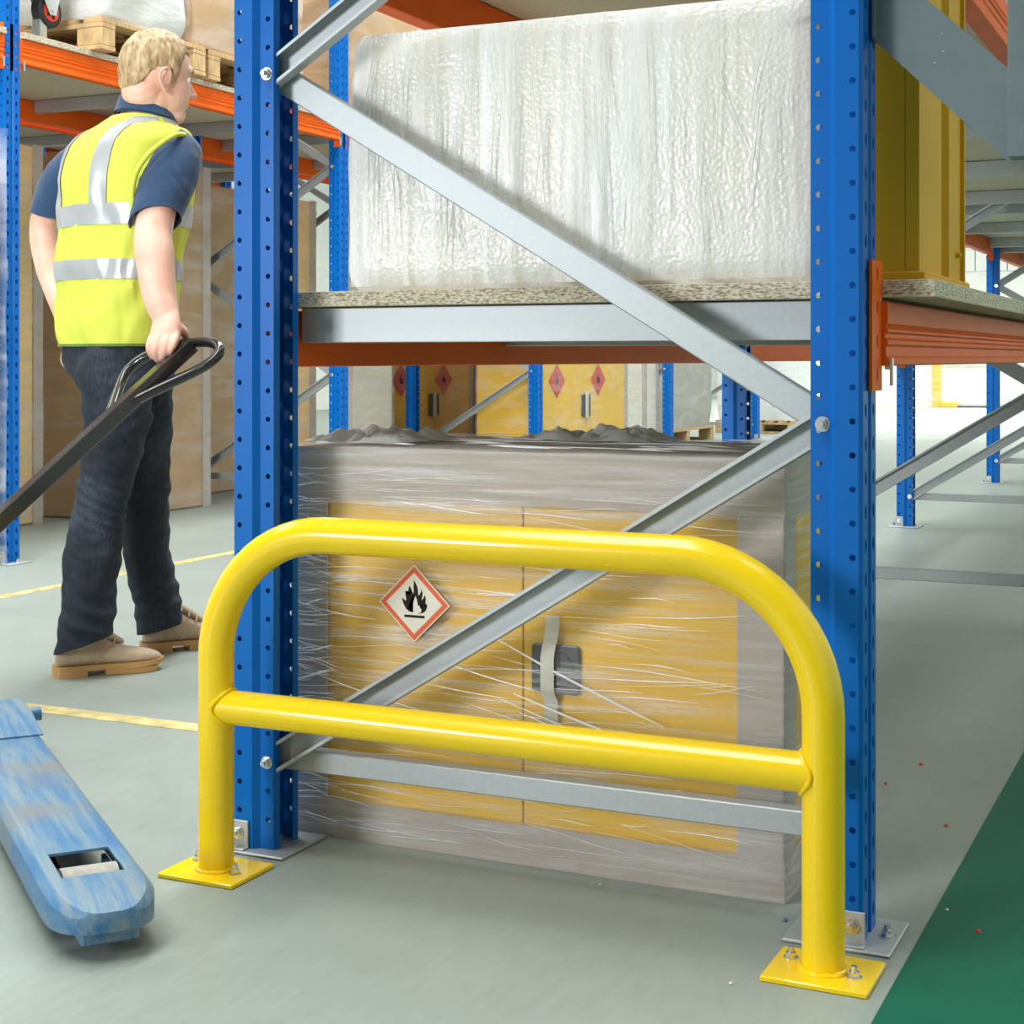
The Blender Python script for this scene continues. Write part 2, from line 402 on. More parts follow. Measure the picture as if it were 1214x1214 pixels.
def beam(label, x, s, y0, y1, z0, z1, conn=True):
    # x = outer face, s = +1 when the outer face looks to +X ; hooks onto the posts at both ends
    t = empty('rack_beam', label, 'rack beam', (x, y0, z0), 0)
    h = z1-z0; w = .045
    prof = [(0, 0.002), (0, h*.12), (-.003, h*.16), (-.003, h*.3), (0, h*.34), (0, h*.40), (-.004, h*.44), (-.004, h*.50), (0, h*.53), (0, h*.57), (-.004, h*.61), (0, h*.66), (0, h-.002), (-.002, h), (-w+.002, h), (-w, h-.002), (-w, .002), (-w+.002, 0), (-.002, 0)]
    mb = MB(); mb.prism([(s*u, v) for u, v in prof], 'y', 0, y1-y0)
    put('beam_body', mb, M['orange'], t, 25)
    for e, (yy, sg) in enumerate(((0, -1), (y1-y0, 1))):
        # plate hooked over the post front
        def fm(u, z, _x=0): return (_x, yy+sg*u, z)
        mb = MB(); px = s*(-.012)
        mb.panel(lambda u, z: (px, yy+sg*u, z), -.004, .066, -.037, .158, .030, -.0125, .05, .005, .011)
        mb.panel(lambda u, z: (s*(-.045+u), yy-sg*.001, z), 0, .033, -.037, .158)
        me = weld(mb.mesh('end_connector'), 1e-5); me = bake(me, [('SOLIDIFY', dict(thickness=.005, offset=0))]); smooth(me, 30); me.name = 'end_connector'
        c = link('end_connector', me, M['orange'], t)
        mb = MB(); mb.cyl((s*-.006, yy-sg*.01, .0), (s*.004, yy-sg*.01, .0), .006, 10); mb.box(*sorted((s*.002, s*.006)), *sorted((yy-sg*.014, yy-sg*.004)), -.03, .012)
        put('locking_pin', mb, M['zinc'], c)
    return t
def bay(i): return YF[i]+UW+.002, YF[i+1]-.002
XL, XR = -1.612, -.490
y0, y1 = bay(0)
beam('orange beam on the right of the near rack, under the overhanging chipboard edge', XR, 1, y0, y1, .853, .951)
beam('shaded red-orange beam on the aisle side of the near rack, below the galvanised bar', XL, -1, y0, y1, .849, .951)
y0b, y1b = bay(1)
beam('dark red-orange low beam continuing beyond the second blue frame', XL, -1, y0b, y1b, .853, .951)
y0, y1 = bay(0)
beam('red-orange upper beam above the bubble-wrapped box', XL, -1, y0, y1, 1.575, 1.673)
beam('ridged orange upper beam beside the grey steel post, top right', XR, 1, y0, y1, 1.575, 1.673)
ubl = ['second dark red upper beam of the near rack, above the yellow cabinet side', 'third dark red upper beam, running to the small bright orange beam end', 'last dark red upper beam at the right edge beyond the small orange beam end']
for i in (1, 2):
    a, b = bay(i); beam(ubl[i-1], XL, -1, a, b, 1.575, 1.673)
beam(ubl[2], XL, -1, YF[3]+UW+.002, 14.2, 1.575, 1.673)

def board(name, label, x0, x1, y0, y1, z0, z1):
    mb = MB(); mb.bbox(x0, x1, y0, y1, z0, z1, .0012)
    return tag(put(name, mb, M['chip'], sm=0), label, 'shelf board')
board('chipboard_deck', 'chipboard shelf under the bubble-wrapped box, flaky cut edge to the front', -1.60, -.421, 2.402, 5.10, .957, .984)
board('chipboard_deck', 'chipboard shelf overhead at the top of the near rack, seen from below', -1.60, -.50, 2.41, 5.10, 1.675, 1.70)
board('chipboard_deck', 'chipboard upper shelf past the second blue frame, underside seen over the yellow cabinet', -1.60, -.50, 5.26, 8.08, 1.675, 1.70)
board('chipboard_deck', 'chipboard upper shelf past the third blue frame, underside in shade', -1.60, -.50, 8.22, 11.15, 1.675, 1.70)
board('chipboard_deck', 'farthest chipboard upper shelf of the near rack, at the right edge', -1.60, -.50, 11.3, 14.2, 1.675, 1.70)
def support_bar(label, x0, x1, y, z0, z1, group=None):
    mb = MB(); d = .045
    prof = [(0, z0), (0, z1-.003), (.003, z1), (d-.003, z1), (d, z1-.003), (d, z0), (d-.002, z0), (d-.002, z1-.005), (.002, z1-.005), (.002, z0)]
    prof = [(0, z0+.001), (.001, z0), (d-.001, z0), (d, z0+.001), (d, z1-.001), (d-.001, z1), (.001, z1), (0, z1-.001)]
    mb.prism([(y+u, v) for u, v in prof], 'x', x0, x1)
    return tag(put('shelf_support_bar', mb, M['galv'], sm=25), label, 'support bar', group)
support_bar('galvanised bar under the front edge of the flaky chipboard shelf', -1.556, -.537, 2.43, .893, .955)
support_bar('second galvanised bar under the flaky chipboard shelf, behind the long diagonal brace', -1.556, -.537, 3.3, .893, .955)
for i, (a, b) in enumerate([(2.5, 5.0), (5.3, 8.0), (8.3, 11.1), (11.4, 14.0)]):
    for k in range(3 if i else 3):
        y = a+.15+(b-a-.3)*k/2
        wh = ['near', 'middle', 'far'][k]
        support_bar('%s grey bar under the %s overhead chipboard shelf of the near rack' % (wh, ['first', 'second', 'third', 'fourth'][i]), -1.556, -.537, y, 1.612, 1.673)

# ------------------------------------------------------------------ left aisle racking (two rows back to back)
YA = [5.05, 7.74, 10.52, 13.45, 16.25]
XA, XBk = -4.70, -5.93      # aisle faces of the two rows
ord_ = ['first', 'second', 'third', 'fourth', 'fifth']
frA = make_frame('blue frame across the aisle at the left picture edge, beside white wrapped load', (XA-FW, YA[0], 0), True)
la = ['blue frame across the aisle, rear post standing right of the walking person', 'blue frame across the aisle with a diagonal brace crossing the yellow wrapped cabinets', 'blue frame across the aisle, right of the cabinet with two red diamonds', 'far blue frame across the aisle behind the grey wrapped pallet load']
for i in range(1, 5): dup_frame(frA, (XA-FW, YA[i], 0), la[i-1])
for i in range(3):
    dup_frame(frA, (XBk-FW, [YA[0]+.02, YA[1]+.02, 9.80][i], 0), ['blue frame of the rear row, far left behind the white load', 'blue frame of the rear row, post just behind the legs of the person', 'blue frame of the rear row, hidden mostly behind wrapped cabinets'][i])
LZ0, LZ1 = 2.112, 2.216
def decks(x0, x1, ys, row):
    for i in range(len(ys)-1):
        a, b = ys[i]+UW+.004, ys[i+1]-.004
        nm = '%s bay of the %s' % (ord_[i], row)
        beam('bright orange aisle beam of the %s' % nm if row.startswith('row') else 'dark red front beam of the %s' % nm, x1+.008, 1, a, b, LZ0, LZ1)
        beam('shaded dark red back beam of the %s' % nm, x0-.008, -1, a, b, LZ0, LZ1)
        board('chipboard_deck', 'chipboard upper deck of the %s' % nm, x0-.01, x1+.02, a, b, LZ1+.002, LZ1+.028)
        for k in range(3):
            support_bar('%s grey bar under the deck of the %s' % (['near', 'middle', 'far'][k], nm), x0+.04, x1-.04, a+.25+(b-a-.55)*k/2, LZ1-.062, LZ1)
decks(XA-FW, XA, [2.3]+YA[:1]+YA[1:4], 'row across the aisle')
decks(XBk-FW, XBk, [YA[0]+.02, YA[1]+.02, 9.80], 'rear rack row')

# ------------------------------------------------------------------ yellow hoop guard
gx0, gx1, gy, gr = -1.567, -.536, 2.182, .030
g = empty('rack_end_guard', 'yellow tubular hoop guard bolted to the floor in front of the rack end', 'guard', ((gx0+gx1)/2, gy, 0))
hw = (gx1-gx0)/2
def arc(cx, cz, r, a0, a1, n=14): return [(cx+r*math.cos(math.radians(a0+(a1-a0)*i/n)), 0, cz+r*math.sin(math.radians(a0+(a1-a0)*i/n))) for i in range(n+1)]
BR = .215; zt = .577
pts = [(-hw, 0, .008), (-hw, 0, .2)] + arc(-hw+BR, zt-BR, BR, 180, 90) + arc(hw-BR, zt-BR, BR, 90, 0) + [(hw, 0, .2), (hw, 0, .008)]
mb = MB(); mb.tube(pts, gr, 28); put('hoop_tube', mb, M['yellow'], g, 50)
mb = MB(); mb.cyl((-hw, 0, .281), (hw, 0, .281), .0285, 28); put('cross_rail', mb, M['yellow'], g, 50)
for s_ in (-1, 1):
    mb = MB(); mb.bbox(s_*hw-.0745, s_*hw+.0745, -.062, .062, 0, .008, .0015)
    bp = put('base_plate', mb, M['yellow'], g)
    for (bx, by) in ((-.052, .022), (.046, -.012)):
        mb = MB(); bolt_mb(mb, (s_*hw+bx, by, .008), (0, 0, 1), .008, .009, .007); put('anchor_bolt', mb, M['zinc'], bp)
    # weld beads
    mb = MB(); N = 40; rng = random.Random(3+s_)
    mb.tube([((gr+.002)*math.cos(2*math.pi*i/N)+s_*hw, (gr+.002)*math.sin(2*math.pi*i/N), .009+rng.uniform(-.0006, .0012)) for i in range(N)], [.0035+rng.uniform(-.0008, .0012) for i in range(N)], 8, closed=True)
    put('weld_bead', mb, M['yellow'], g)
    mb = MB()
    mb.tube([(s_*(hw-math.sqrt(max(0, gr**2-(.0285*math.cos(2*math.pi*i/N))**2))-.0015), .0285*math.cos(2*math.pi*i/N)*1.06, .281+.0285*1.06*math.sin(2*math.pi*i/N)) for i in range(N)], [.0034+rng.uniform(-.0007, .001) for i in range(N)], 8, closed=True)
    put('weld_bead', mb, M['yellow'], g)

# ------------------------------------------------------------------ wrapped goods helpers
def strands(rects, n, seed, mats, parent, wmin=.0006, wmax=.0018, name='film_strand', tilt=.06, zr=None, lmin=.05, lmax=.35):
    """pulled threads of stretch film lying on faces: each rect = (origin, udir, vdir, ulen, vlen, normal)"""
    rng = random.Random(seed); mb = MB()
    for k in range(n):
        o, u, v, ul, vl, nm = rects[rng.randrange(len(rects))]
        o, u, v, nm = Vector(o), Vector(u), Vector(v), Vector(nm)
        L = rng.uniform(lmin, lmax); a = rng.uniform(0, max(.001, ul-L)); b = rng.uniform(.02, vl-.02)
        sl = rng.gauss(0, tilt); w = rng.uniform(wmin, wmax); h = rng.uniform(.001, .003)
        prev = []
        for i in range(7):
            t = i/6; uu = a+L*t; vv = min(max(b+sl*L*t+.002*math.sin(t*5+k), .004), vl-.004); ww = w*math.sin(math.pi*(t*.9+.05))
            c = o+u*uu+v*vv+nm*h
            prev.append((c+v*ww+nm*ww*.0, c+nm*ww*.9, c-v*ww))
        mb.loft([list(p) for p in prev], closed=False, caps=False)
    o = put(name, mb, mats, parent, 60, w=False); o['kind'] = 'stuff'; return o
def crumple(name, x0, x1, y0, y1, z, amp, seed, parent, n=36, mt='crumple'):
    mb = MB(); rng = Vector((seed*3.1, seed*1.7, seed)); nx = n; ny = max(8, int(n*(y1-y0)/(x1-x0)))
    vs = []
    for j in range(ny+1):
        for i in range(nx+1):
            u, v = i/nx, j/ny
            p = Vector((u*(x1-x0)*22, v*(y1-y0)*22, 0))+rng
            e = min(1, 5*min(u, 1-u, v, 1-v)+.1)
            hz = abs(noise.turbulence(p*.9, 4, True))*amp*e
            dx = noise.noise(p*.7+Vector((9, 0, 0)))*.02; dy = noise.noise(p*.7+Vector((0, 9, 0)))*.02
            vs.append((x0+u*(x1-x0)+dx, y0+v*(y1-y0)+dy*.6, z+max(0, hz)))
    mb.add(vs, [(j*(nx+1)+i, j*(nx+1)+i+1, (j+1)*(nx+1)+i+1, (j+1)*(nx+1)+i) for j in range(ny) for i in range(nx)])
    return put(name, mb, M[mt], parent, 40)
def filmshell(x0, x1, y0, y1, z0, z1, parent, mt='film', name='stretch_film', b=.012, seed=0, sub=10, amp=.0015):
    mb = MB()
    # rounded box shell, open bottom, slightly uneven
    per = []
    def corner(cx, cy, a0):
        for i in range(4):
            a = math.radians(a0+30*i); per.append((cx+b*math.cos(a), cy+b*math.sin(a)))
    def side(p, q, n):
        for i in range(1, n): per.append((p[0]+(q[0]-p[0])*i/n, p[1]+(q[1]-p[1])*i/n))
    corner(x0+b, y0+b, 180); side((x0+b, y0), (x1-b, y0), sub); corner(x1-b, y0+b, 270); side((x1, y0+b), (x1, y1-b), max(2, sub//2)); corner(x1-b, y1-b, 0); side((x1-b, y1), (x0+b, y1), 3); corner(x0+b, y1-b, 90); side((x0, y1-b), (x0, y0+b), max(2, sub//2))
    cx, cy = (x0+x1)/2, (y0+y1)/2; rings = []
    for k in range(13):
        z = z0+(z1-z0)*k/12; r = []
        for (x, y) in per:
            d = amp*(1+noise.noise(Vector((x*9+seed, y*9, z*14))))
            v = Vector((x-cx, y-cy, 0)).normalized()
            r.append((x+v.x*d, y+v.y*d, z))
        rings.append(r)
    mb.loft(rings, caps=False)
    mb.f.append([len(mb.v)-len(per)+i for i in range(len(per))]); mb.m.append(0)
    return put(name, mb, M[mt], parent, 40)

def flat(name, poly, o, u, v, nrm, th, mt, parent):
    """thin printed shape: 2-D outline on a face, given real thickness"""
    o, u, v, nrm = Vector(o), Vector(u), Vector(v), Vector(nrm)
    mb = MB(); mb.loft([[o+u*a+v*b for a, b in poly], [o+u*a+v*b+nrm*th for a, b in poly]])
    return put(name, mb, mt, parent, 0)
FLAME = [(.487,.384),(.43,.395),(.385,.43),(.355,.48),(.338,.53),(.330,.571),(.36,.545),(.385,.53),(.39,.55),(.38,.60),(.378,.657),(.40,.62),(.425,.60),(.42,.66),(.43,.727),(.455,.70),(.475,.65),(.488,.62),(.497,.66),(.495,.72),(.50,.806),(.525,.76),(.55,.71),(.558,.66),(.56,.60),(.585,.63),(.60,.66),(.604,.70),(.622,.65),(.618,.60),(.605,.55),(.63,.57),(.65,.595),(.653,.62),(.668,.57),(.66,.52),(.645,.475),(.67,.495),(.682,.518),(.684,.46),(.66,.41),(.62,.385),(.558,.373),
         (.60,.395),(.618,.42),(.624,.44),(.596,.435),(.605,.47),(.596,.505),(.575,.485),(.56,.47),(.55,.53),(.535,.575),(.52,.60),(.505,.56),(.49,.52),(.478,.47),(.465,.485),(.452,.514),(.448,.47),(.452,.44),(.418,.456),(.43,.425),(.455,.40)]
def flame_sticker(parent, o, u, v, nrm, w, h):
    """hazard diamond: white edge, orange-red border, cream field, black flame and bar"""
    def dm(s): return [(.5*w, .5*h-.5*h*s), (.5*w+.5*w*s, .5*h), (.5*w, .5*h+.5*h*s), (.5*w-.5*w*s, .5*h)]
    st = flat('flame_sticker', dm(1), o, u, v, nrm, .0004, M['stickwhite'], parent)
    st['label'] = 'diamond flame warning sticker with orange-red border'
    flat('sticker_border', dm(.955), o, u, v, nrm, .0007, M['stickorange'], st)
    flat('sticker_field', dm(.79), o, u, v, nrm, .001, M['stickwhite'], st)
    A, B = w*.99, h*.99
    fl = [(a*w, b*h) for a, b in FLAME]
    # tessellated so that the concave outline fills correctly
    bm = bmesh.new(); O, U, V_, N_ = Vector(o), Vector(u), Vector(v), Vector(nrm)
    vs = [bm.verts.new(O+U*a+V_*b+N_*.0013) for a, b in fl]
    f = bm.faces.new(vs); bmesh.ops.triangulate(bm, faces=[f], ngon_method='EAR_CLIP'); bm.normal_update()
    for q in bm.faces:
        if q.normal.dot(N_) < 0: q.normal_flip()
    me = bpy.data.meshes.new('flame_symbol'); bm.to_mesh(me); bm.free()
    link('flame_symbol', me, M['stickblack'], st)
    flat('flame_bar', [(.363*w, .318*h), (.650*w, .318*h), (.650*w, .350*h), (.363*w, .350*h)], o, u, v, nrm, .0013, M['stickblack'], st)

# ------------------------------------------------------------------ lower wrapped yellow cabinet
bx0, bx1, by0, by1, bz = -1.585, -.660, 2.435, 2.893, .704
c = empty('wrapped_cabinet', 'low yellow two-door cabinet in cardboard edging and clear stretch film, behind the hoop guard', 'cabinet', (0, 0, 0))
c.location = ((bx0+bx1)/2, by0, 0); ox, oy = -(bx0+bx1)/2, -by0
def L(x): return x+ox
ix0, ix1, iy0, iy1 = L(bx0)+.008, L(bx1)-.008, .008, by1-by0-.008
mb = MB(); mb.bbox(ix0, ix1, iy0+.012, iy1, .012, bz-.012, .004); put('cabinet_body', mb, M['cabyel'], c)
gap = L(-1.120)
for (a, b, nm) in ((ix0+.004, gap-.0012, 'l'), (gap+.0012, ix1-.004, 'r')):
    mb = MB(); mb.bbox(a, b, iy0+.002, iy0+.014, .03, bz-.03, .0015); put('door', mb, M['cabyel'], c)
# cardboard tray, cap and corner posts
def tray(name, z0, z1, lid):
    mb = MB(); a0, a1, b0, b1 = L(bx0), L(bx1), 0, by1-by0
    t = .005
    mb.box(a0, a1, b0, b0+t, z0, z1); mb.box(a0, a1, b1-t, b1, z0, z1); mb.box(a0, a0+t, b0+t, b1-t, z0, z1); mb.box(a1-t, a1, b0+t, b1-t, z0, z1)
    if lid: mb.box(a0, a1, b0, b1, z1, z1+.004)
    else: mb.box(a0+t, a1-t, b0+t, b1-t, z0, z0+.004)
    return put(name, mb, M['card'], c, 0)
tray('cardboard_cap', .612, bz-.004, True); tray('cardboard_tray', 0, .068, False)
for (xx, s_) in ((L(bx0)+.001, 1), (L(bx1)-.001, -1)):
    mb = MB(); a, b = sorted((xx, xx+s_*.078)); mb.bbox(a, b, .001, .006, .066, .615, .0015)
    a, b = sorted((xx, xx+s_*.005)); mb.box(a, b, .006, .075, .066, .615)
    put('corner_post', mb, M['card'], c)
# lock plate
lk0, lk1, lz0, lz1 = L(-1.101), L(-1.013), .297, .380
def rrect(x0, x1, z0, z1, r, n=5):
    out = []
    for cx, cz, a0 in ((x1-r, z1-r, 0), (x0+r, z1-r, 90), (x0+r, z0+r, 180), (x1-r, z0+r, 270)):
        for i in range(n+1):
            a = math.radians(a0+90*i/n); out.append((cx+r*math.cos(a), cz+r*math.sin(a)))
    return out
mb = MB(); mb.loft([[(x, .010, z) for x, z in rrect(lk0, lk1, lz0, lz1, .007)], [(x, .004, z) for x, z in rrect(lk0, lk1, lz0, lz1, .007)], [(x, .002, z) for x, z in rrect(lk0+.002, lk1-.002, lz0+.002, lz1-.002, .006)]])
lk = put('lock_plate', mb, M['lock'], c, 30)
cxl, czl = (lk0+lk1)/2+.002, (lz0+lz1)/2
mb = MB(); mb.tube([(cxl+.031*math.cos(2*math.pi*i/32), .0018, czl+.031*math.sin(2*math.pi*i/32)) for i in range(32)], .0018, 8, closed=True); put('handle_ring', mb, M['lock'], lk)
mb = MB(); mb.bbox(cxl-.006, cxl+.006, -.006, .004, czl-.029, czl+.029, .003); put('turn_handle', mb, M['lock'], lk)
# tape strip folded over the lock
mb = MB(); tw = .0125; tx = cxl-.012
path = [(tx+.006, .0015, .43), (tx+.007, -.001, .415), (tx+.005, -.002, .395), (tx+.002, -.006, .378), (tx, -.0085, .36), (tx, -.0085, .31), (tx+.001, -.007, .297), (tx+.003, .0012, .285), (tx+.003, .0012, .235)]
mb.loft([[(x-tw, y, z), (x, y-.0012, z), (x+tw, y, z)] for x, y, z in path], closed=False, caps=False)
put('tape_strip', mb, M['tape'], c, 40)['label'] = 'frosted tape strip over the lock'
flame_sticker(c, (L(-1.391), -.0105, .3665), (1, 0, 0), (0, 0, 1), (0, -1, 0), .141, .136)
filmshell(L(bx0)-.004, L(bx1)+.004, -.004, by1-by0+.004, .004, bz+.003, c, 'film', seed=2, sub=24)
fr_ = [((L(bx0), -.006, 0), (1, 0, 0), (0, 0, 1), bx1-bx0, bz-.02, (0, -1, 0))]
sd_ = [((L(bx1)+.006, 0, 0), (0, 1, 0), (0, 0, 1), by1-by0, bz-.03, (1, 0, 0))]
strands(fr_, 170, 5, M['strand'], c, tilt=.07, lmin=.04, lmax=.3, wmin=.00025, wmax=.0007)
strands(sd_, 60, 6, M['strand'], c, tilt=.16, lmin=.05, lmax=.3, wmin=.0003, wmax=.0009)
le_ = [((L(bx0), -.006, 0), (1, 0, 0), (0, 0, 1), .11, bz-.02, (0, -1, 0))]
strands(le_, 110, 15, M['strand'], c, tilt=.12, lmin=.03, lmax=.1, wmin=.0004, wmax=.0014)
tt = [((L(bx0), 0, bz+.005), (1, 0, 0), (0, 1, 0), .9, by1-by0, (0, 0, 1))]
strands(tt, 60, 8, M['strand'], c, tilt=.3, lmin=.03, lmax=.2, wmin=.0006, wmax=.003)
# the long pulled folds across the doors
mb = MB()
for (xa, za, xb, zb, w_) in ((-1.19, .395, -.86, .262, .0022), (-1.13, .293, -.80, .205, .0024), (-1.16, .283, -.82, .190, .0016), (-1.12, .262, -.93, .215, .0016), (-1.30, .345, -1.08, .30, .0012), (-1.55, .30, -1.30, .245, .0012), (-1.56, .42, -1.40, .40, .0012), (-1.2, .46, -1.05, .47, .0011)):
    mb.tube([(L(xa+(xb-xa)*i/8), -.007, za+(zb-za)*i/8-.004*math.sin(math.pi*i/8)) for i in range(9)], [w_*(.25+.75*math.sin(math.pi*(i/8*.9+.05))) for i in range(9)], 6)
f_ = put('film_fold', mb, M['strand'], c, 60); f_['kind'] = 'stuff'
f1 = crumple('film_bunch', L(bx0)+.0, L(bx0)+.20, .03, .28, bz+.006, .034, 3, c)
f1['label'] = 'white bunched film on the left top corner'
f2 = crumple('film_bunch', L(-1.27), L(-.98), .26, .44, bz+.006, .030, 8, c)

# ------------------------------------------------------------------ bubble-wrapped box on the shelf
ux0, ux1, uy0, uy1, uz0, uz1 = -1.452, -.60, 2.42, 2.87, .985, 1.440
u = empty('wrapped_box', 'large white bubble-wrapped box on the chipboard shelf', 'box', ((ux0+ux1)/2, uy0, uz0))
hw2 = (ux1-ux0)/2
mb = MB(); rings = []
def rr(x0, x1, y0, y1, r, n=5):
    return [(px, py) for px, py in rrect(x0, x1, y0, y1, r, n)]
hz = uz1-uz0
for k in range(25):
    t = k/24; z = hz*t
    bul = .008*math.sin(math.pi*t)+.004*noise.noise(Vector((t*5, 1.2, 0)))
    ins = .012*max(0, 1-t*14)**2+.010*max(0, 1-(1-t)*14)**2
    lean = .010*t
    per = []
    for (a, b) in rr(-hw2-bul*.9+ins-.004+lean, hw2+bul*.6-ins, -bul*.5+ins, .45+bul*.5-ins, .02):
        per.append((a, b))
    # subdivide the long sides
    ring = []
    for i in range(len(per)):
        p, q = per[i], per[(i+1) % len(per)]; d = math.dist(p, q); n = max(1, int(d/.03))
        for j in range(n):
            x = p[0]+(q[0]-p[0])*j/n; y = p[1]+(q[1]-p[1])*j/n
            w_ = noise.noise(Vector((x*20, y*20, z*1.3)))*.004
            ring.append((x, y+(w_ if y < .1 else 0), z))
    rings.append(ring)
mn = min(len(r) for r in rings)
if any(len(r) != mn for r in rings): rings = [r[:mn] for r in rings]
mb.loft(rings); put('bubble_wrap', mb, M['bubble'], u, 50)
# overlapping film panels
def sheet(x0, x1, x0b, x1b, y, seed, name='film_panel'):
    mb = MB(); nx, nz = 26, 14; vs = []
    for j in range(nz+1):
        t = j/nz
        for i in range(nx+1):
            s_ = i/nx; a = x0b+(x0-x0b)*t; b = x1b+(x1-x1b)*t; x = a+(b-a)*s_
            vs.append((x, y-.005*math.sin(math.pi*t)-.0035-.0035*abs(noise.noise(Vector((x*38+seed, t*2.2, seed)))), hz*(.015+.97*t)))
    mb.add(vs, [(j*(nx+1)+i, j*(nx+1)+i+1, (j+1)*(nx+1)+i+1, (j+1)*(nx+1)+i) for j in range(nz) for i in range(nx)])
    return put(name, mb, M['filmv'], u, 60)
sheet(-hw2+.02, -.17, -hw2+.01, -.17, -.004, 1); sheet(-.10, .31, -.02, .36, -.006, 2); sheet(-.16, .0, -.15, .10, -.009, 3); sheet(.30, hw2-.02, .36, hw2-.02, -.006, 4)
fr2 = [((-hw2+.02, -.012, 0), (0, 0, 1), (1, 0, 0), hz, 2*hw2-.04, (0, -1, 0))]
strands(fr2, 90, 11, M['strand'], u, tilt=.10, lmin=.05, lmax=.3, wmin=.0004, wmax=.0012)

# ------------------------------------------------------------------ yellow cabinet at the shelf end (its ribbed side)
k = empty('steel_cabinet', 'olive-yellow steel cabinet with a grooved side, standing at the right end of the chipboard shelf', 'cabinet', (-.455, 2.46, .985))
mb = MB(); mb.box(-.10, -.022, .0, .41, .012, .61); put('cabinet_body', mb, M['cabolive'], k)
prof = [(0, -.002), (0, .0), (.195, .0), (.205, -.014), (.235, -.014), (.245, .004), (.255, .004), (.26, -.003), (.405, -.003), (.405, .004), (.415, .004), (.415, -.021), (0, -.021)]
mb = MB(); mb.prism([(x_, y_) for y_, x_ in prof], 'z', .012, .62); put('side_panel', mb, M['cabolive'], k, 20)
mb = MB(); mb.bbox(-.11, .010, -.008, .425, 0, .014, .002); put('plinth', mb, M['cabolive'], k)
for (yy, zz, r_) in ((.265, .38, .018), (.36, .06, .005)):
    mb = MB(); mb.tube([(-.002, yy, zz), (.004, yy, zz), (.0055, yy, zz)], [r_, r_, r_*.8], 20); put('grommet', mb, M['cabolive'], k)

# ------------------------------------------------------------------ grey steel bracket on the front post
b_ = empty('steel_bracket', 'grey painted sheet-steel bracket, slanted plate and upright bar, fixed to the front post', 'bracket', (-.5035, 2.355, 1.15))
mb = MB()
pl = [(0, .191), (0, .60), (.013, .60), (.014, .30), (.222, .128), (.222, 0.0), (.206, 0)]
pl = [(0.0, .191), (0.0, .55), (.02, .55), (.02, .3005), (.197, .130), (.197, -.004)]
mb.prism(pl, 'y', 0, .004)
put('slanted_plate', mb, M['greysteel'], b_, 0)
mb = MB(); mb.bbox(-.002, .004, -.004, .03, .19, .55, .001); put('fixing_flange', mb, M['greysteel'], b_)
mb = MB(); mb.bbox(.194, .245, -.008, .03, .003, .55, .002); put('upright_bar', mb, M['greysteel'], b_)
for (xx, zz) in ((.10, .19), (.102, .165), (.09, .148)):
    mb = MB(); mb.tube([(xx, 0, zz), (xx, -.0012, zz)], [.0022, .0012], 10); put('rivet', mb, M['zinc'], b_)

# ------------------------------------------------------------------ wrapped goods on the floor of the rear row
M['cabtan'] = mat('tan_wrapped_panel', (.86, .59, .27), .45, var=.07, vscale=2.5, stretch=(1, 1, 5))
M['cream'] = mat('cream_wrap', (.80, .75, .66), .5, var=.05, vscale=4, stretch=(1, 1, 5), bump=.3, bscale=9)
M['whitewrap'] = mat('white_folded_wrap', (.78, .79, .77), .4, var=.06, vscale=3, stretch=(1, 1, 3), bump=.9, bscale=5)
M['greywrap'] = mat('grey_carton', (.47, .45, .40), .6, var=.06)
def tall_cab(label, xf, y0, y1, z1, mt, film_mt='filmfar', depth=.5, posts=True, doors=0, diamonds=(), lock=None, z0=0.0, seed=1):
    t = empty('wrapped_cabinet', label, 'cabinet', (xf, y0, z0))
    w = y1-y0; h = z1-z0
    mb = MB(); mb.bbox(-depth+.006, -.006, .006, w-.006, .004, h-.01, .006); put('cabinet_body', mb, M[mt], t)
    if doors:
        for a, b in ((.012, doors-.002), (doors+.002, w-.012)):
            mb = MB(); mb.bbox(-.008, -.001, a, b, .05, h-.05, .002); put('door', mb, M[mt], t)
    if posts:
        for a, b in ((.0, .07), (w-.07, w)):
            mb = MB(); mb.box(-.003, .002, a, b, .0, h-.004); mb.box(-.07, -.003, *((a, a+.004) if a == 0 else (b-.004, b)), 0, h-.004)
            put('corner_post', mb, M['card'], t)
    for (yy, zz, s) in diamonds:
        d = flat('warning_sticker', [(0, -s), (s*1.2, 0), (0, s), (-s*1.2, 0)], (.003, yy, zz), (0, 1, 0), (0, 0, 1), (1, 0, 0), .001, M['diamondred'], t)
        mb = MB(); mb.loft([[(.0042, yy+a*s, zz+b*s) for a, b in ((-.22, -.2), (.22, -.2), (.18, .12), (.05, .1), (0, .42), (-.1, .1), (-.2, .16))], [(.005, yy+a*s, zz+b*s) for a, b in ((-.22, -.2), (.22, -.2), (.18, .12), (.05, .1), (0, .42), (-.1, .1), (-.2, .16))]])
        put('flame_symbol', mb, M['stickblack'], d, 0)
    if lock:
        yy, zz = lock
        mb = MB(); mb.bbox(0, .012, yy-.085, yy+.085, zz-.09, zz+.09, .004); l_ = put('lock_plate', mb, M['lock'], t)
        mb = MB(); mb.bbox(.012, .018, yy-.03, yy+.03, zz-.10, zz+.11, .002); put('tape_strip', mb, M['tape'], l_)
    filmshell(-depth-.004, .006, -.004, w+.004, .004, h, t, film_mt, seed=seed, sub=8, amp=.004)
    return t
tall_cab('tan film-wrapped cabinet standing left of the person, behind the leftmost blue post', -5.72, 5.35, 6.43, 1.98, 'cabtan', seed=1)
tall_cab('brown film-wrapped cabinet just behind the person, beside the tan one', -5.50, 6.66, 7.60, 1.98, 'cardbrown', seed=2)
tall_cab('brown film-wrapped cabinet between the rear aisle post and the near blue post', -5.98, 8.05, 8.86, 1.98, 'cardbrown', seed=3)
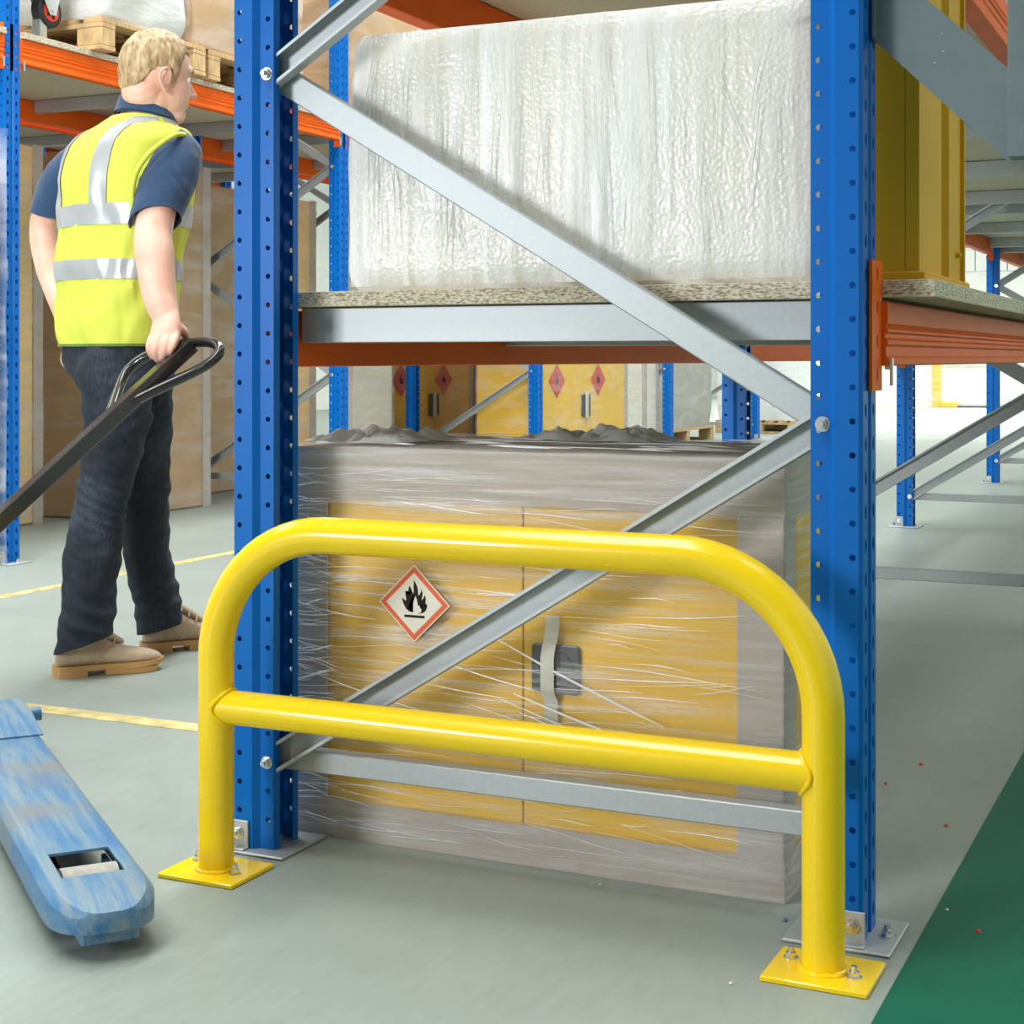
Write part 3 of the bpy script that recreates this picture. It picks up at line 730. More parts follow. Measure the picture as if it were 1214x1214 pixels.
tall_cab('tan film-wrapped cabinet seen just right of the near left post', -5.98, 8.92, 9.52, 1.98, 'cabtan', seed=4)
tall_cab('cream wrapped cabinet right of the rear blue post, no stickers', -5.70, 9.58, 10.14, 1.9, 'cream', seed=5, posts=False, depth=.16)
tall_cab('wrapped yellow cabinet with faded stickers behind the rear diagonal brace', -5.98, 10.56, 12.02, 1.9, 'cabyel', doors=.60, diamonds=((.20, .69, .13), (.92, .69, .13)), lock=(.74, .485), seed=6)
tall_cab('wrapped tan cabinet without stickers between a dark gap and a blue post', -5.98, 12.14, 13.15, 1.9, 'cabtan', seed=7)
tall_cab('bright yellow cabinet with two red diamond stickers under clear film', -4.80, 10.70, 12.62, 1.9, 'cabyel', doors=.76, diamonds=((.40, .69, .13), (1.25, .69, .13)), lock=(.98, .485), seed=8)
tall_cab('cream wrapped carton right of the bright yellow cabinet', -4.80, 12.66, 13.02, 1.9, 'cream', seed=9, posts=False)
tall_cab('pale tan wrapped carton beside the cream one, left of a far post', -4.80, 13.04, 13.42, 1.9, 'cream', seed=10, posts=True)

def pallet(name, label, loc, rz, lx, ly, group=None, parent=None, h=.144):
    t = empty(name, label, 'pallet', loc, rz, group) if parent is None else parent
    for i in range(7 if parent is None else 5):
        n_ = 7 if parent is None else 5
        w = lx/n_*.72; x = -lx/2+w/2+(lx-w)*i/(n_-1)
        mb = MB(); mb.bbox(x-w/2, x+w/2, -ly/2, ly/2, h-.022, h, .002); put('deck_board', mb, M['wood'], t, 0)
    for j in (-1, 0, 1):
        mb = MB(); mb.bbox(-lx/2, lx/2, j*(ly/2-.05)-.05, j*(ly/2-.05)+.05, h-.044, h-.0225, .002); put('stringer_board', mb, M['wood'], t, 0)
        mb = MB(); mb.bbox(-lx/2, lx/2, j*(ly/2-.05)-.05, j*(ly/2-.05)+.05, 0, .02, .002); put('bottom_board', mb, M['wood'], t, 0)
        for i in (-1, 0, 1):
            mb = MB(); mb.bbox(i*(lx/2-.07)-.07, i*(lx/2-.07)+.07, j*(ly/2-.05)-.048, j*(ly/2-.05)+.048, .0205, h-.0445, .003); put('block', mb, M['wood'], t, 0)
    return t
def load(label, loc, rz, lx, ly, h, mt, seed=1, name='wrapped_load', fm='filmfar', bulge=.02, lines=0):
    """soft film-wrapped load: lumpy body, clear film shell"""
    t = empty(name, label, 'wrapped load', loc, rz)
    mb = MB(); rings = []; N = 12
    for k in range(N+1):
        z = h*k/N; tt = k/N; ins = .05*max(0, tt*8-7)+.02*max(0, 1-tt*8); r = []
        per = rr(-lx/2+ins, lx/2-ins, -ly/2+ins, ly/2-ins, .05, 3)
        for i in range(len(per)):
            p, q = per[i], per[(i+1) % len(per)]; n = 8 if math.dist(p, q) > .1 else 1
            for j in range(n):
                x, y = p[0]+(q[0]-p[0])*j/n, p[1]+(q[1]-p[1])*j/n
                d = bulge*noise.noise(Vector((x*4+seed*5, y*4, z*5)))
                v = Vector((x, y, 0)).normalized(); r.append((x+v.x*d, y+v.y*d, z+(bulge*1.5*noise.noise(Vector((x*5, y*5, seed))) if k == N else 0)))
        rings.append(r)
    mb.loft(rings); put('load_body', mb, M[mt], t, 45)
    filmshell(-lx/2-.006, lx/2+.006, -ly/2-.006, ly/2+.006, .002, h+.012, t, fm, seed=seed, sub=8, amp=.012)
    for i in range(lines):
        x = -lx/2+lx*(i+1)/(lines+1)
        mb = MB(); mb.box(x-.006, x+.006, -ly/2-.03, -ly/2-.024, .01, h); put('strap', mb, M['white'], t, 0)
    return t
# far left white load, cut by the picture edge
load('tall white wrapped load cut by the left picture edge', (-5.12, 4.52, 0), 0, .96, .92, 1.80, 'cream', 21)
# rear load on a timber pallet seen between the person and the rear post
def on_pallet(lab_p, lab_l, x, y, lx, ly, h, mt, z=0, rz=0, seed=1, lines=0, bulge=.02):
    pallet('timber_pallet', lab_p, (x, y, z), rz, lx, ly)
    load(lab_l, (x, y, z+.146), rz, lx*.98, ly*.98, h, mt, seed, lines=lines, bulge=bulge)
on_pallet('timber pallet on the floor under the pale load behind the person', 'pale wrapped load on a floor pallet between the person and rear post', -7.75, 9.35, 1.0, 1.2, 1.3, 'greywrap', seed=31)
on_pallet('floor pallet under the grey wrapped cartons right of a far post', 'grey wrapped cartons on a floor pallet, between two far posts', -5.65, 15.3, 1.0, 1.7, 1.2, 'greywrap', seed=32)
on_pallet('floor pallet with dark openings under white load, near the front right post', 'white wrapped load on pallet seen just left of the front right post', -5.1, 18.6, 1.0, 2.0, 1.3, 'white', seed=33)

# goods on the upper decks of the row across the aisle
DZ = LZ1+.030
pallet('timber_pallet', 'timber pallet on the upper deck above the head of the person', (-5.12, 5.96, DZ), 0, 1.0, .78)
load('white film-wrapped goods on the upper pallet, above the head of the person', (-5.10, 5.88, DZ+.146), 0, .98, .60, .45, 'whitewrap', 41, bulge=.05)
pallet('timber_pallet', 'timber pallet on the upper deck left of the near blue post', (-5.14, 6.82, DZ), 0, 1.0, .84)
load('brown carton wrapped in glossy film on the upper deck, left of the near post', (-5.12, 6.74, DZ+.146), 0, .98, .94, .8, 'cardbrown', 42, bulge=.03)
load('brown wrapped carton on the upper deck, behind the near left post', (-5.2, 8.35, DZ), 0, .9, .9, .9, 'cardbrown', 43)
load('grey glassy wrapped crate with white straps on the upper deck', (-5.2, 9.6, DZ), 0, .9, 1.3, .8, 'greywrap', 44, lines=4)
# wheeled trolley on the deck at the far left
t = empty('wheeled_trolley', 'trolley end with a red and black caster on the upper deck, top left', 'trolley', (-4.80, 5.42, DZ))
mb = MB(); mb.tube([(-.028, 0, .15), (-.02, 0, .15), (.02, 0, .15), (.028, 0, .15)], [.062, .075, .075, .062], 32); put('tyre', mb, M['rubber'], t, 30)
mb = MB(); mb.tube([(-.031, 0, .15), (.031, 0, .15)], .047, 28); wl = put('wheel_hub', mb, M['plasticred'], t, 30)
for i in range(5):
    a = 2*math.pi*i/5; mb = MB(); mb.cyl((.029, .03*math.cos(a), .15+.03*math.sin(a)), (.0335, .03*math.cos(a), .15+.03*math.sin(a)), .008, 10); put('hub_hole', mb, M['dark'], wl)
mb = MB(); mb.cyl((-.045, 0, .15), (.045, 0, .15), .008, 12); put('axle', mb, M['zinc'], t)
for s_ in (-1, 1):
    mb = MB(); mb.prism([(-.02, .13), (.02, .13), (.05, .245), (-.09, .245)], 'x', s_*.038-.002, s_*.038+.002); put('fork_plate', mb, M['zinc'], t, 0)
mb = MB(); mb.bbox(-.05, .05, -.10, .06, .245, .255, .002); put('mounting_plate', mb, M['zinc'], t)
mb = MB(); mb.bbox(-.62, .06, -.2, .11, .255, .31, .004); put('trolley_deck', mb, M['galv'], t)
mb = MB(); mb.bbox(-.03, .02, -.06, -.015, .0, .245, .004); mb.bbox(-.03, .05, -.08, .02, 0.0, .02, .003); put('foot_jack', mb, M['zinc'], t, 0)

# far end of the hall, seen under and past the near orange beam
load('white wrapped carton standing far off, right of the front right post', (-5.1, 25.4, 0), 0, .9, 1.3, 1.6, 'cream', 51)
t = empty('yellow_crate_load', 'clear-wrapped crate with yellow corner edges, far off past the third blue post', 'wrapped load', (-4.35, 28.3, 0))
mb = MB(); mb.bbox(-.62, 1.2, 0, 1.0, .05, 1.25, .01); put('load_body', mb, M['cream'], t)
for (a, b, z0_, z1_) in ((-.66, -.50, .0, 1.3), (-.50, -.22, 0, .09)): 
    mb = MB(); mb.bbox(a, b, -.04, .04, z0_, z1_, .008); put('yellow_edge', mb, M['cabyel'], t)
mb = MB(); mb.bbox(-.5, 1.2, -.02, .02, .72, .79, .004); put('tape_band', mb, M['tape'], t)
filmshell(-.68, 1.24, -.05, 1.05, .01, 1.31, t, 'filmfar', seed=52, sub=8, amp=.02)
t = empty('far_rack', 'distant rack of orange beams and grey wire baskets against the pale far wall', 'rack', (-3.5, 31.5, 0))
for i in range(4):
    mb = MB(); mb.bbox(-2.0+1.7*i, -1.9+1.7*i, 0, .1, 0, 4.2, .01); put('upright', mb, M['galv'], t)
for i in range(3):
    mb = MB(); mb.bbox(-1.88+1.7*i, -.32+1.7*i, 0, .05, 3.02, 3.16, .01); put('beam_body', mb, M['orange'], t)
    mb = MB()
    for j in range(6):
        for (za, zb) in ((2.55, 2.98),): mb.cyl((-1.85+1.7*i+j*.3, -.03, za), (-1.85+1.7*i+j*.3, -.03, zb), .012, 6)
    mb.cyl((-1.88+1.7*i, -.03, 2.55), (-.32+1.7*i, -.03, 2.55), .012, 6); mb.cyl((-1.88+1.7*i, -.03, 2.98), (-.32+1.7*i, -.03, 2.98), .012, 6)
    o_ = put('wire_basket', mb, M['glassgreen'], t); o_['kind'] = 'stuff'

# ------------------------------------------------------------------ hand pallet truck
FD = Vector((.776, -.630, 0)); FN = Vector((.630, .776, 0))     # fork direction (towards the tip) and its right-hand side
tip = Vector((-1.470, 1.797, 0))
org = tip - FD*1.15
pt = empty('hand_pallet_truck', 'scuffed blue hand pallet truck with a black steering handle, pulled by the person', 'pallet truck', org, math.atan2(FD.y, FD.x))
# local x = towards tip, local y = left of travel; the visible fork lies along y = 0
def fork(yc):
    w = .078; mb = MB(); zt_ = .086; zb_ = .030
    prof = [(-w, zb_), (-w, zt_-.012), (-w+.012, zt_), (w-.012, zt_), (w, zt_-.012), (w, zb_)]
    N = 24; rings = []
    secs = [(-.0, 1, 0), (.98, 1, 0)]
    top = []
    # outline stations from the heel to the rounded tip
    st = [0, .3, .6, .84, .888, 1.012, 1.04, 1.06, 1.078, 1.095, 1.108, 1.12, 1.13, 1.138, 1.144, 1.148, 1.15]
    def hw_(x):
        if x <= 1.04: return w
        q = (x-1.04)/.11; return w*(.22+.78*max(0, 1-q**2.6)**(1/2.0))
    def drop(x): return 0 if x < 1.05 else .014*((x-1.05)/.1)**2
    hx0, hx1, hwid = .835, .975, .047
    vs = []; fs = []
    for x in st:
        a = hw_(x); e = min(.012, a*.2); z = zt_-drop(x)
        b0 = zb_+(.0 if x < 1.0 else .012*((x-1.0)/.15))
        hh = min(hwid, a*.6)
        vs.append([(x, yc-a, b0), (x, yc-a, z-e), (x, yc-a+e, z), (x, yc-hh, z), (x, yc+hh, z), (x, yc+a-e, z), (x, yc+a, z-e), (x, yc+a, b0)])
    for k in range(len(st)-1):
        for i in range(7):
            if i == 3 and st[k] == .888: continue
            q = [vs[k][i], vs[k][i+1], vs[k+1][i+1], vs[k+1][i]]; mb.add(q, [(0, 1, 2, 3)])
    mb.add(vs[-1], [tuple(range(8))])
    me = weld(mb.mesh('fork'), 1e-5); me = bake(me, [('SOLIDIFY', dict(thickness=.005, offset=-1)), ('BEVEL', dict(width=.002, segments=2, limit_method='ANGLE'))]); smooth(me, 30); me.name = 'fork'
    fk = link('fork', me, M['truck'], pt)
    mb = MB(); mb.cyl((.975, yc-.042, .045), (.975, yc+.042, .045), .042, 28); put('load_roller', mb, M['roller'], fk, 30)
    for s2 in (-1, 1):
        mb = MB(); mb.bbox(.84, 1.0, yc+s2*.049-.004, yc+s2*.049+.004, .03, .062, .002); put('roller_bracket', mb, M['truck'], fk)
    mb = MB(); mb.bbox(1.06, 1.125, yc-.04, yc+.045, .016, .040, .004); put('entry_slide', mb, M['truck'], fk)
    mb = MB(); mb.bbox(.3, .84, yc-.03, yc-.018, .03, .05, .003); put('push_rod', mb, M['dark'], fk)
    mb = MB(); mb.cyl((-.13, yc-.04, .085), (-.13, yc+.108, .085), .015, 16); put('lever_shaft', mb, M['truck'], fk)
    return fk
OFF = -.385
fork(0); fork(OFF)
mb = MB(); mb.bbox(-.13, .0, -.078, .078, .012+.02, .0845, .004); mb.bbox(-.13, 0, OFF-.078, OFF+.078, .032, .0845, .004)
mb = MB(); mb.prism([(-.20, .088), (.085, .0865), (.085, .0895), (-.06, .105), (-.20, .108)], 'y', OFF-.078, .078); mb.prism([(-.32, .10), (-.20, .10), (-.22, .30), (-.32, .30)], 'y', OFF+.06, -.07); put('chassis', mb, M['truck'], pt, 0)
for yc in (0, OFF):
    mb = MB(); mb.bbox(-.14, .0, yc-.076, yc+.076, .032, .0862, .004); put('fork_heel', mb, M['truck'], pt)
hub = Vector((-.35, OFF/2, 0))
mb = MB(); mb.tube([hub+Vector((0, 0, .1)), hub+Vector((0, 0, .42))], .055, 24); put('pump_cylinder', mb, M['truck'], pt)
mb = MB(); mb.bbox(-.34, -.24, OFF/2-.09, OFF/2+.09, .12, .3, .006); put('pump_mount', mb, M['truck'], pt)
for s2 in (-1, 1):
    mb = MB(); mb.tube([hub+Vector((0, s2*.05-.02, .1)), hub+Vector((0, s2*.05+.02, .1))], .1, 32); put('steer_wheel', mb, M['rubber'], pt)
# steering handle: flat bar and the hoop grip, laid between the pump and the hand
RZ = math.atan2(FD.y, FD.x); inv = Matrix.Rotation(-RZ, 3, 'Z')
def tl(p): return inv @ (Vector(p)-org)
Fv = Vector((-math.sin(YAW), math.cos(YAW), 0)); Rv = Vector((math.cos(YAW), math.sin(YAW), 0))
def at(px, py, d): return Fv*d + Rv*((px-607)/1862*d) + Vector((0, 0, .865+(424.5-py)/1862*d))
hpx = [(139, 486, 3.90), (168, 470.5, 3.925), (199, 455.5, 3.945), (228, 442, 3.955), (249, 430, 3.96), (259, 420, 3.97), (259.5, 412, 3.985), (252, 406.5, 4.01), (234, 406, 4.05), (208, 410, 4.065), (184, 418, 4.08), (166, 427, 4.09), (150, 441, 4.08), (142, 458, 4.04), (135, 478, 3.97), (131, 489, 3.925)]
def spl(P, n=6):
    P = [Vector(p) for p in P]; out = []
    for i in range(len(P)-1):
        p0, p1, p2, p3 = P[max(i-1, 0)], P[i], P[i+1], P[min(i+2, len(P)-1)]
        for k in range(n):
            t = k/n; out.append(.5*((2*p1)+(-p0+p2)*t+(2*p0-5*p1+4*p2-p3)*t*t+(-p0+3*p1-3*p2+p3)*t**3))
    out.append(P[-1]); return out
mb = MB(); mb.tube([tl(p) for p in spl([at(*q) for q in hpx])], .0135, 14); put('hoop_grip', mb, M['black'], pt, 50)
bot = hub + Vector((.0, 0, .27)); topb = tl(at(226, 409.5, 4.035))
ax = (topb-bot).normalized(); sdv = ax.cross(Vector((0, 0, 1))).normalized(); upv = sdv.cross(ax).normalized()
mb = MB(); mb.loft([[p+sdv*a+upv*b for a, b in ((-.016, -.019), (.016, -.019), (.018, -.017), (.018, .017), (.016, .019), (-.016, .019), (-.018, .017), (-.018, -.017))] for p in (bot, topb)])
put('handle_bar', mb, M['black'], pt, 30)
mb = MB(); mb.tube([tl(p) for p in spl([at(147, 476, 3.96), at(165, 455, 4.0), at(190, 436, 4.03), at(206, 424, 4.045)])], .006, 10); put('release_lever', mb, M['black'], pt, 50)

# ------------------------------------------------------------------ the person
D0 = 4.38; PX0 = 140
porg = Fv*D0 + Rv*((PX0-607)/1862*D0)
per = empty('person', 'person in yellow hi-vis vest, navy polo, dark jeans and tan boots, pulling the pallet truck', 'person', porg, YAW)
def P(px, py, d=D0): return Vector(((px-607)/1862*d-(PX0-607)/1862*D0, d-D0, .865+(424.5-py)/1862*d))
def limb(mb, pts, rad, n=16, flat_=None):
    # rounded tapered chain; flat_=(dir, k) squeezes the section along dir
    pts = [Vector(p) for p in pts]; sp = []; rs = []
    for i in range(len(pts)-1):
        p0, p1, p2, p3 = pts[max(i-1, 0)], pts[i], pts[i+1], pts[min(i+2, len(pts)-1)]
        for k in range(5):
            t = k/5; sp.append(.5*((2*p1)+(-p0+p2)*t+(2*p0-5*p1+4*p2-p3)*t*t+(-p0+3*p1-3*p2+p3)*t**3)); rs.append(rad[i]+(rad[i+1]-rad[i])*t)
    sp.append(pts[-1]); rs.append(rad[-1])
    t0 = (sp[0]-sp[1]).normalized(); t1 = (sp[-1]-sp[-2]).normalized()
    a = [sp[0]+t0*rs[0]*math.sin(q) for q in (1.45, 1.1, .75, .4)]; ar = [rs[0]*math.cos(q) for q in (1.45, 1.1, .75, .4)]
    b = [sp[-1]+t1*rs[-1]*math.sin(q) for q in (.4, .75, 1.1, 1.45)]; br = [rs[-1]*math.cos(q) for q in (.4, .75, 1.1, 1.45)]
    m2 = MB(); m2.tube(a+sp+b, ar+rs+br, n)
    if flat_:
        dv, k = flat_; dv = Vector(dv).normalized(); c = a+sp+b; N = n
        m2.v = [tuple(Vector(v)-dv*((Vector(v)-c[i//N]).dot(dv))*(1-k)) for i, v in enumerate(m2.v)]
    mb.add(m2.v, m2.f)
def ball(mb, c, ra, axes=None, n=20):
    c = Vector(c); ax_ = axes or (Vector((1, 0, 0)), Vector((0, 1, 0)), Vector((0, 0, 1)))
    if not isinstance(ra, (tuple, list)): ra = (ra,)*3
    rings = []
    for i in range(1, n):
        th = math.pi*i/n
        rings.append([c+ax_[0]*ra[0]*math.sin(th)*math.cos(2*math.pi*k/n)+ax_[1]*ra[1]*math.sin(th)*math.sin(2*math.pi*k/n)-ax_[2]*ra[2]*math.cos(th) for k in range(n)])
    mb.loft(rings)
def fuse(mb, vox, sm_it=6, fac=.5):
    me = mb.mesh('blob'); weld(me, 1e-6)
    return bake(me, [('REMESH', dict(mode='VOXEL', voxel_size=vox)), ('SMOOTH', dict(factor=fac, iterations=sm_it))])

def cloth(name, col, rough=.85, var=.08, vs=12, bump=.15, bs=140, sheen=.2): return mat(name, col, rough, var=var, vscale=vs, bump=bump, bscale=bs, sheen=sheen)
M['hivis'] = cloth('hi_vis_yellow_cloth', (.56, .61, .075), .8, .03, 6, .05, 90, 0)
M['reflect'] = mat('reflective_grey_tape', (.40, .42, .44), .35, var=.05, metal=.2)
M['navy'] = cloth('navy_polo_cotton', (.012, .045, .115), .85, .1)
M['piping'] = cloth('dark_green_binding', (.12, .2, .02), .8)
M['suede'] = cloth('tan_suede', (.46, .35, .235), .9, .12, 20, .1, 200)
M['solegum'] = mat('gum_rubber_sole', (.48, .27, .09), .55, var=.06)
M['lace'] = mat('boot_lace', (.40, .31, .2), .8)
def denim():
    m, t, p = nt('dark_denim')
    n = nn(t, 'ShaderNodeTexNoise', i_Scale=7.0, i_Detail=4.0); t.links.new(coords(t, (1, 1, .6)), n.inputs['Vector'])
    w = nn(t, 'ShaderNodeTexNoise', i_Scale=160.0, i_Detail=2.0); t.links.new(coords(t, (2, 2, .18)), w.inputs['Vector'])
    a = nn(t, 'ShaderNodeMath', operation='MULTIPLY_ADD'); a.inputs[1].default_value = .35; t.links.new(w.outputs['Fac'], a.inputs[0]); b = nn(t, 'ShaderNodeMath', operation='MULTIPLY'); b.inputs[1].default_value = .7; t.links.new(n.outputs['Fac'], b.inputs[0]); t.links.new(b.outputs[0], a.inputs[2])
    t.links.new(ramp(t, a.outputs[0], [(.38, (.004, .006, .013)), (.55, (.009, .015, .027)), (.72, (.04, .052, .075))]), p.inputs['Base Color']); p.inputs['Roughness'].default_value = .85
    return m
M['denim'] = denim()
def skin():
    m, t, p = nt('fair_skin')
    n = nn(t, 'ShaderNodeTexNoise', i_Scale=14.0, i_Detail=4.0); t.links.new(coords(t), n.inputs['Vector'])
    t.links.new(ramp(t, n.outputs['Fac'], [(.3, (.66, .36, .27)), (.55, (.74, .46, .36)), (.75, (.78, .53, .44))]), p.inputs['Base Color'])
    p.inputs['Roughness'].default_value = .5; p.inputs['Subsurface Weight'].default_value = .12; p.inputs['Subsurface Radius'].default_value = (.01, .004, .002); return m
M['skin'] = skin()
def hairm():
    m, t, p = nt('short_fair_hair')
    n = nn(t, 'ShaderNodeTexNoise', i_Scale=90.0, i_Detail=4.0); t.links.new(coords(t, (1, 1, .25)), n.inputs['Vector'])
    t.links.new(ramp(t, n.outputs['Fac'], [(.3, (.20, .125, .055)), (.5, (.40, .28, .15)), (.72, (.62, .48, .30))]), p.inputs['Base Color'])
    bn = nn(t, 'ShaderNodeBump', i_Strength=.5, i_Distance=.004); t.links.new(n.outputs['Fac'], bn.inputs['Height']); t.links.new(bn.outputs[0], p.inputs['Normal'])
    p.inputs['Roughness'].default_value = .6; return m
M['hair'] = hairm()
M['eye'] = mat('eye_white', (.8, .78, .74), .2); M['lip'] = mat('lip_skin', (.5, .2, .16), .5)

# head frame
HC = P(187, 82, 4.36); ha = math.radians(60)
hf = Vector((math.sin(ha), math.cos(ha), 0)); hs = Vector((math.cos(ha), -math.sin(ha), 0)); hz_ = Vector((0, 0, 1))
hf = (hf - hz_*.06).normalized(); hz_ = hs.cross(hf).normalized()
if hz_.z < 0: hz_ = -hz_
def H(f, s, z): return HC+hf*f+hs*s+hz_*z
HA = (hf, hs, hz_)
sk = MB()
ball(sk, H(-.004, 0, 0), (.098, .074, .098), HA); ball(sk, H(.030, 0, -.055), (.064, .060, .085), HA)
ball(sk, H(.052, 0, -.120), (.034, .034, .030), HA); ball(sk, H(.0, 0, -.085), (.055, .056, .05), HA)
limb(sk, [H(.088, 0, -.02), H(.098, 0, -.045), H(.107, 0, -.060)], [.006, .009, .011], 10); ball(sk, H(.098, .008, -.063), .008, HA); ball(sk, H(.098, -.008, -.063), .008, HA)
limb(sk, [H(.082, -.04, .005), H(.091, 0, .004), H(.082, .04, .005)], [.008, .010, .008], 10)
limb(sk, [H(.080, -.018, -.092), H(.088, 0, -.092), H(.080, .018, -.092)], [.006, .008, .006], 10)
for s_ in (-1, 1):
    # ear: rim, lobe and shell
    rim = [H(.012, s_*.072, -.055), H(.014, s_*.078, -.025), H(.002, s_*.085, -.010), H(-.016, s_*.090, -.020), H(-.018, s_*.088, -.043), H(-.004, s_*.080, -.066), H(.006, s_*.074, -.072)]
    limb(sk, rim, [.004, .005, .0055, .0055, .005, .006, .006], 10)
    ball(sk, H(-.001, s_*.076, -.04), (.012, .005, .022), HA)
limb(sk, [H(-.035, 0, -.07), P(176, 128, 4.38), P(163, 160, 4.40)], [.062, .060, .075], 20)
# torso core, shoulders, arms
TA = math.radians(45); tr_ = Vector((math.cos(TA), -math.sin(TA), 0)); tf = Vector((math.sin(TA), math.cos(TA), 0))
def ell(c, a, b, n=32, e=2.3):
    out = []
    for k in range(n):
        th = 2*math.pi*k/n; cc, ss = math.cos(th), math.sin(th)
        out.append(c+tr_*a*math.copysign(abs(cc)**(2/e), cc)+tf*b*math.copysign(abs(ss)**(2/e), ss))
    return out
TR = [(414, 139, .190, .135), (400, 139, .200, .138), (350, 140, .205, .140), (300, 142, .207, .143), (250, 147, .208, .158), (215, 151, .208, .168), (190, 154, .207, .162), (175, 156, .212, .150), (163, 158, .200, .130), (156, 160, .175, .115), (152, 161, .135, .100), (144, 165, .105, .086), (138, 168, .082, .075)]
sk.loft([ell(P(px, py), a*.80, b*.8) for py, px, a, b in TR])
# right arm (near side) and fist on the grip
limb(sk, [P(203, 194, 4.27), P(190, 235, 4.20), P(182, 275, 4.16), P(183, 300, 4.13), P(189, 350, 4.09), P(198, 380, 4.06)], [.046, .050, .050, .052, .045, .034], 20)
xd = Vector((1, 0, 0))
limb(sk, [P(198, 378, 4.06), P(197, 389, 4.045), P(196, 398, 4.035)], [.036, .041, .042], 18, (Vector((.25, 1, .35)), .50))
fing = [[(180, 399, 4.025), (176.5, 410, 4.005), (178.5, 420, 4.015), (184, 424, 4.05)],
        [(188.5, 396, 4.020), (185, 411, 3.998), (185, 424, 4.010), (190, 428.5, 4.045)],
        [(198.5, 395.5, 4.018), (195.5, 411, 3.994), (193, 425, 4.006), (197, 429, 4.04)],
        [(208.5, 397, 4.018), (206, 408, 3.996), (201, 418, 4.0), (203, 423, 4.035)]]
for i, fp in enumerate(fing):
    r = [.0088, .0095, .0098, .0095][i]
    limb(sk, [P(*q) for q in fp], [r*1.08, r*1.02, r*.92, r*.8], 12)
limb(sk, [P(209, 386, 4.06), P(217.5, 393, 4.065), P(221, 401, 4.085), P(214, 408, 4.105)], [.014, .0125, .0105, .009], 12)
# left arm (far side), hand by the hip
limb(sk, [P(92, 195, 4.50), P(63, 240, 4.56), P(54, 275, 4.58), P(62, 320, 4.56), P(80, 375, 4.50), P(84, 392, 4.49)], [.044, .046, .046, .046, .036, .031], 20)
limb(sk, [P(84, 390, 4.49), P(82, 405, 4.49), P(81, 416, 4.49)], [.030, .038, .038], 16, (Vector((1, .3, 0)), .5))
for i in range(4):
    b_0 = P(77+i*1.5, 414, 4.455+.022*i)
    limb(sk, [b_0, b_0+Vector((-.004, -.004, -.030)), b_0+Vector((.004, -.004, -.052+.004*abs(i-1.5))), b_0+Vector((.018, 0, -.062+.005*abs(i-1.5)))], [.009, .0088, .008, .007], 10)
limb(sk, [P(86, 396, 4.45), P(84, 408, 4.425), P(85, 418, 4.425)], [.012, .0105, .009], 10)
me = fuse(sk, .0036, 5); smooth(me, 180); me.materials.clear(); me.name = 'body'
body = link('body', me, M['skin'], per); body['label'] = 'fair skin of head, neck, arms and hands'
# fingernails on the gripping hand
for fp in fing:
    a, b = P(*fp[2]), P(*fp[3]); mb = MB(); mid = a+(b-a)*.35+Vector((-.001, -.0075, -.003)); ball(mb, mid, (.0052, .002, .006)); put('fingernail', mb, M['lip'], per)
for s_ in (-1, 1):
    mb = MB(); ball(mb, H(.074, s_*.031, -.026), .0115, HA); e_ = put('eye', mb, M['eye'], per, 180)
    mb = MB(); ball(mb, H(.0845, s_*.031, -.026), (.002, .005, .005), HA); put('iris', mb, M['lock'], e_, 180)
    mb = MB(); limb(mb, [H(.090, s_*.016, -.004), H(.090, s_*.034, .001), H(.078, s_*.05, -.004)], [.003, .004, .002], 8); put('eyebrow', mb, M['hair'], per, 180)
mb = MB(); limb(mb, [H(.081, -.02, -.094), H(.0955, 0, -.0935), H(.081, .02, -.094)], [.002, .004, .002], 8); put('mouth', mb, M['lip'], per, 180)
# hair: the scalp above the hairline, thickened and ruffled
def hairline(F_):
    if F_ > .062: return .050
    if F_ > .034: return -.045+(F_-.034)/.028*.085
    if F_ > .018: return -.046
    if F_ > -.022: return -.006
    return -.006-(min(.075, -.022-F_))/.075*.082
hb = MB(); ball(hb, H(-.004, 0, 0), (.1035, .0795, .1045), HA, 40); ball(hb, H(-.038, 0, -.045), (.064, .068, .065), HA, 30)
me = fuse(hb, .004, 3); bm = bmesh.new(); bm.from_mesh(me); kill = []
for f in bm.faces:
    c = f.calc_center_median()-HC; F_, S_, Z_ = c.dot(hf), abs(c.dot(hs)), c.dot(hz_)
    hl = hairline(F_)
    if Z_ < hl: kill.append(f)
bmesh.ops.delete(bm, geom=kill, context='FACES')
bm.normal_update()
for v in bm.verts:
    c = v.co-HC; q = c.dot(hz_)
    d = .0015+.0035*abs(noise.noise(Vector((c.dot(hf)*30, c.dot(hs)*70, q*30))))+max(0, q-.02)*.07
    F_, S_ = c.dot(hf), abs(c.dot(hs)); hl = hairline(F_)
    d -= .0075*max(0, 1-max(0, q-hl)/.035)
    v.co += v.normal*d
bm.to_mesh(me); bm.free(); me = bake(me, [('SOLIDIFY', dict(thickness=.006, offset=-1))]); smooth(me, 180); me.name = 'hair'; me.materials.clear(); link('hair', me, M['hair'], per)

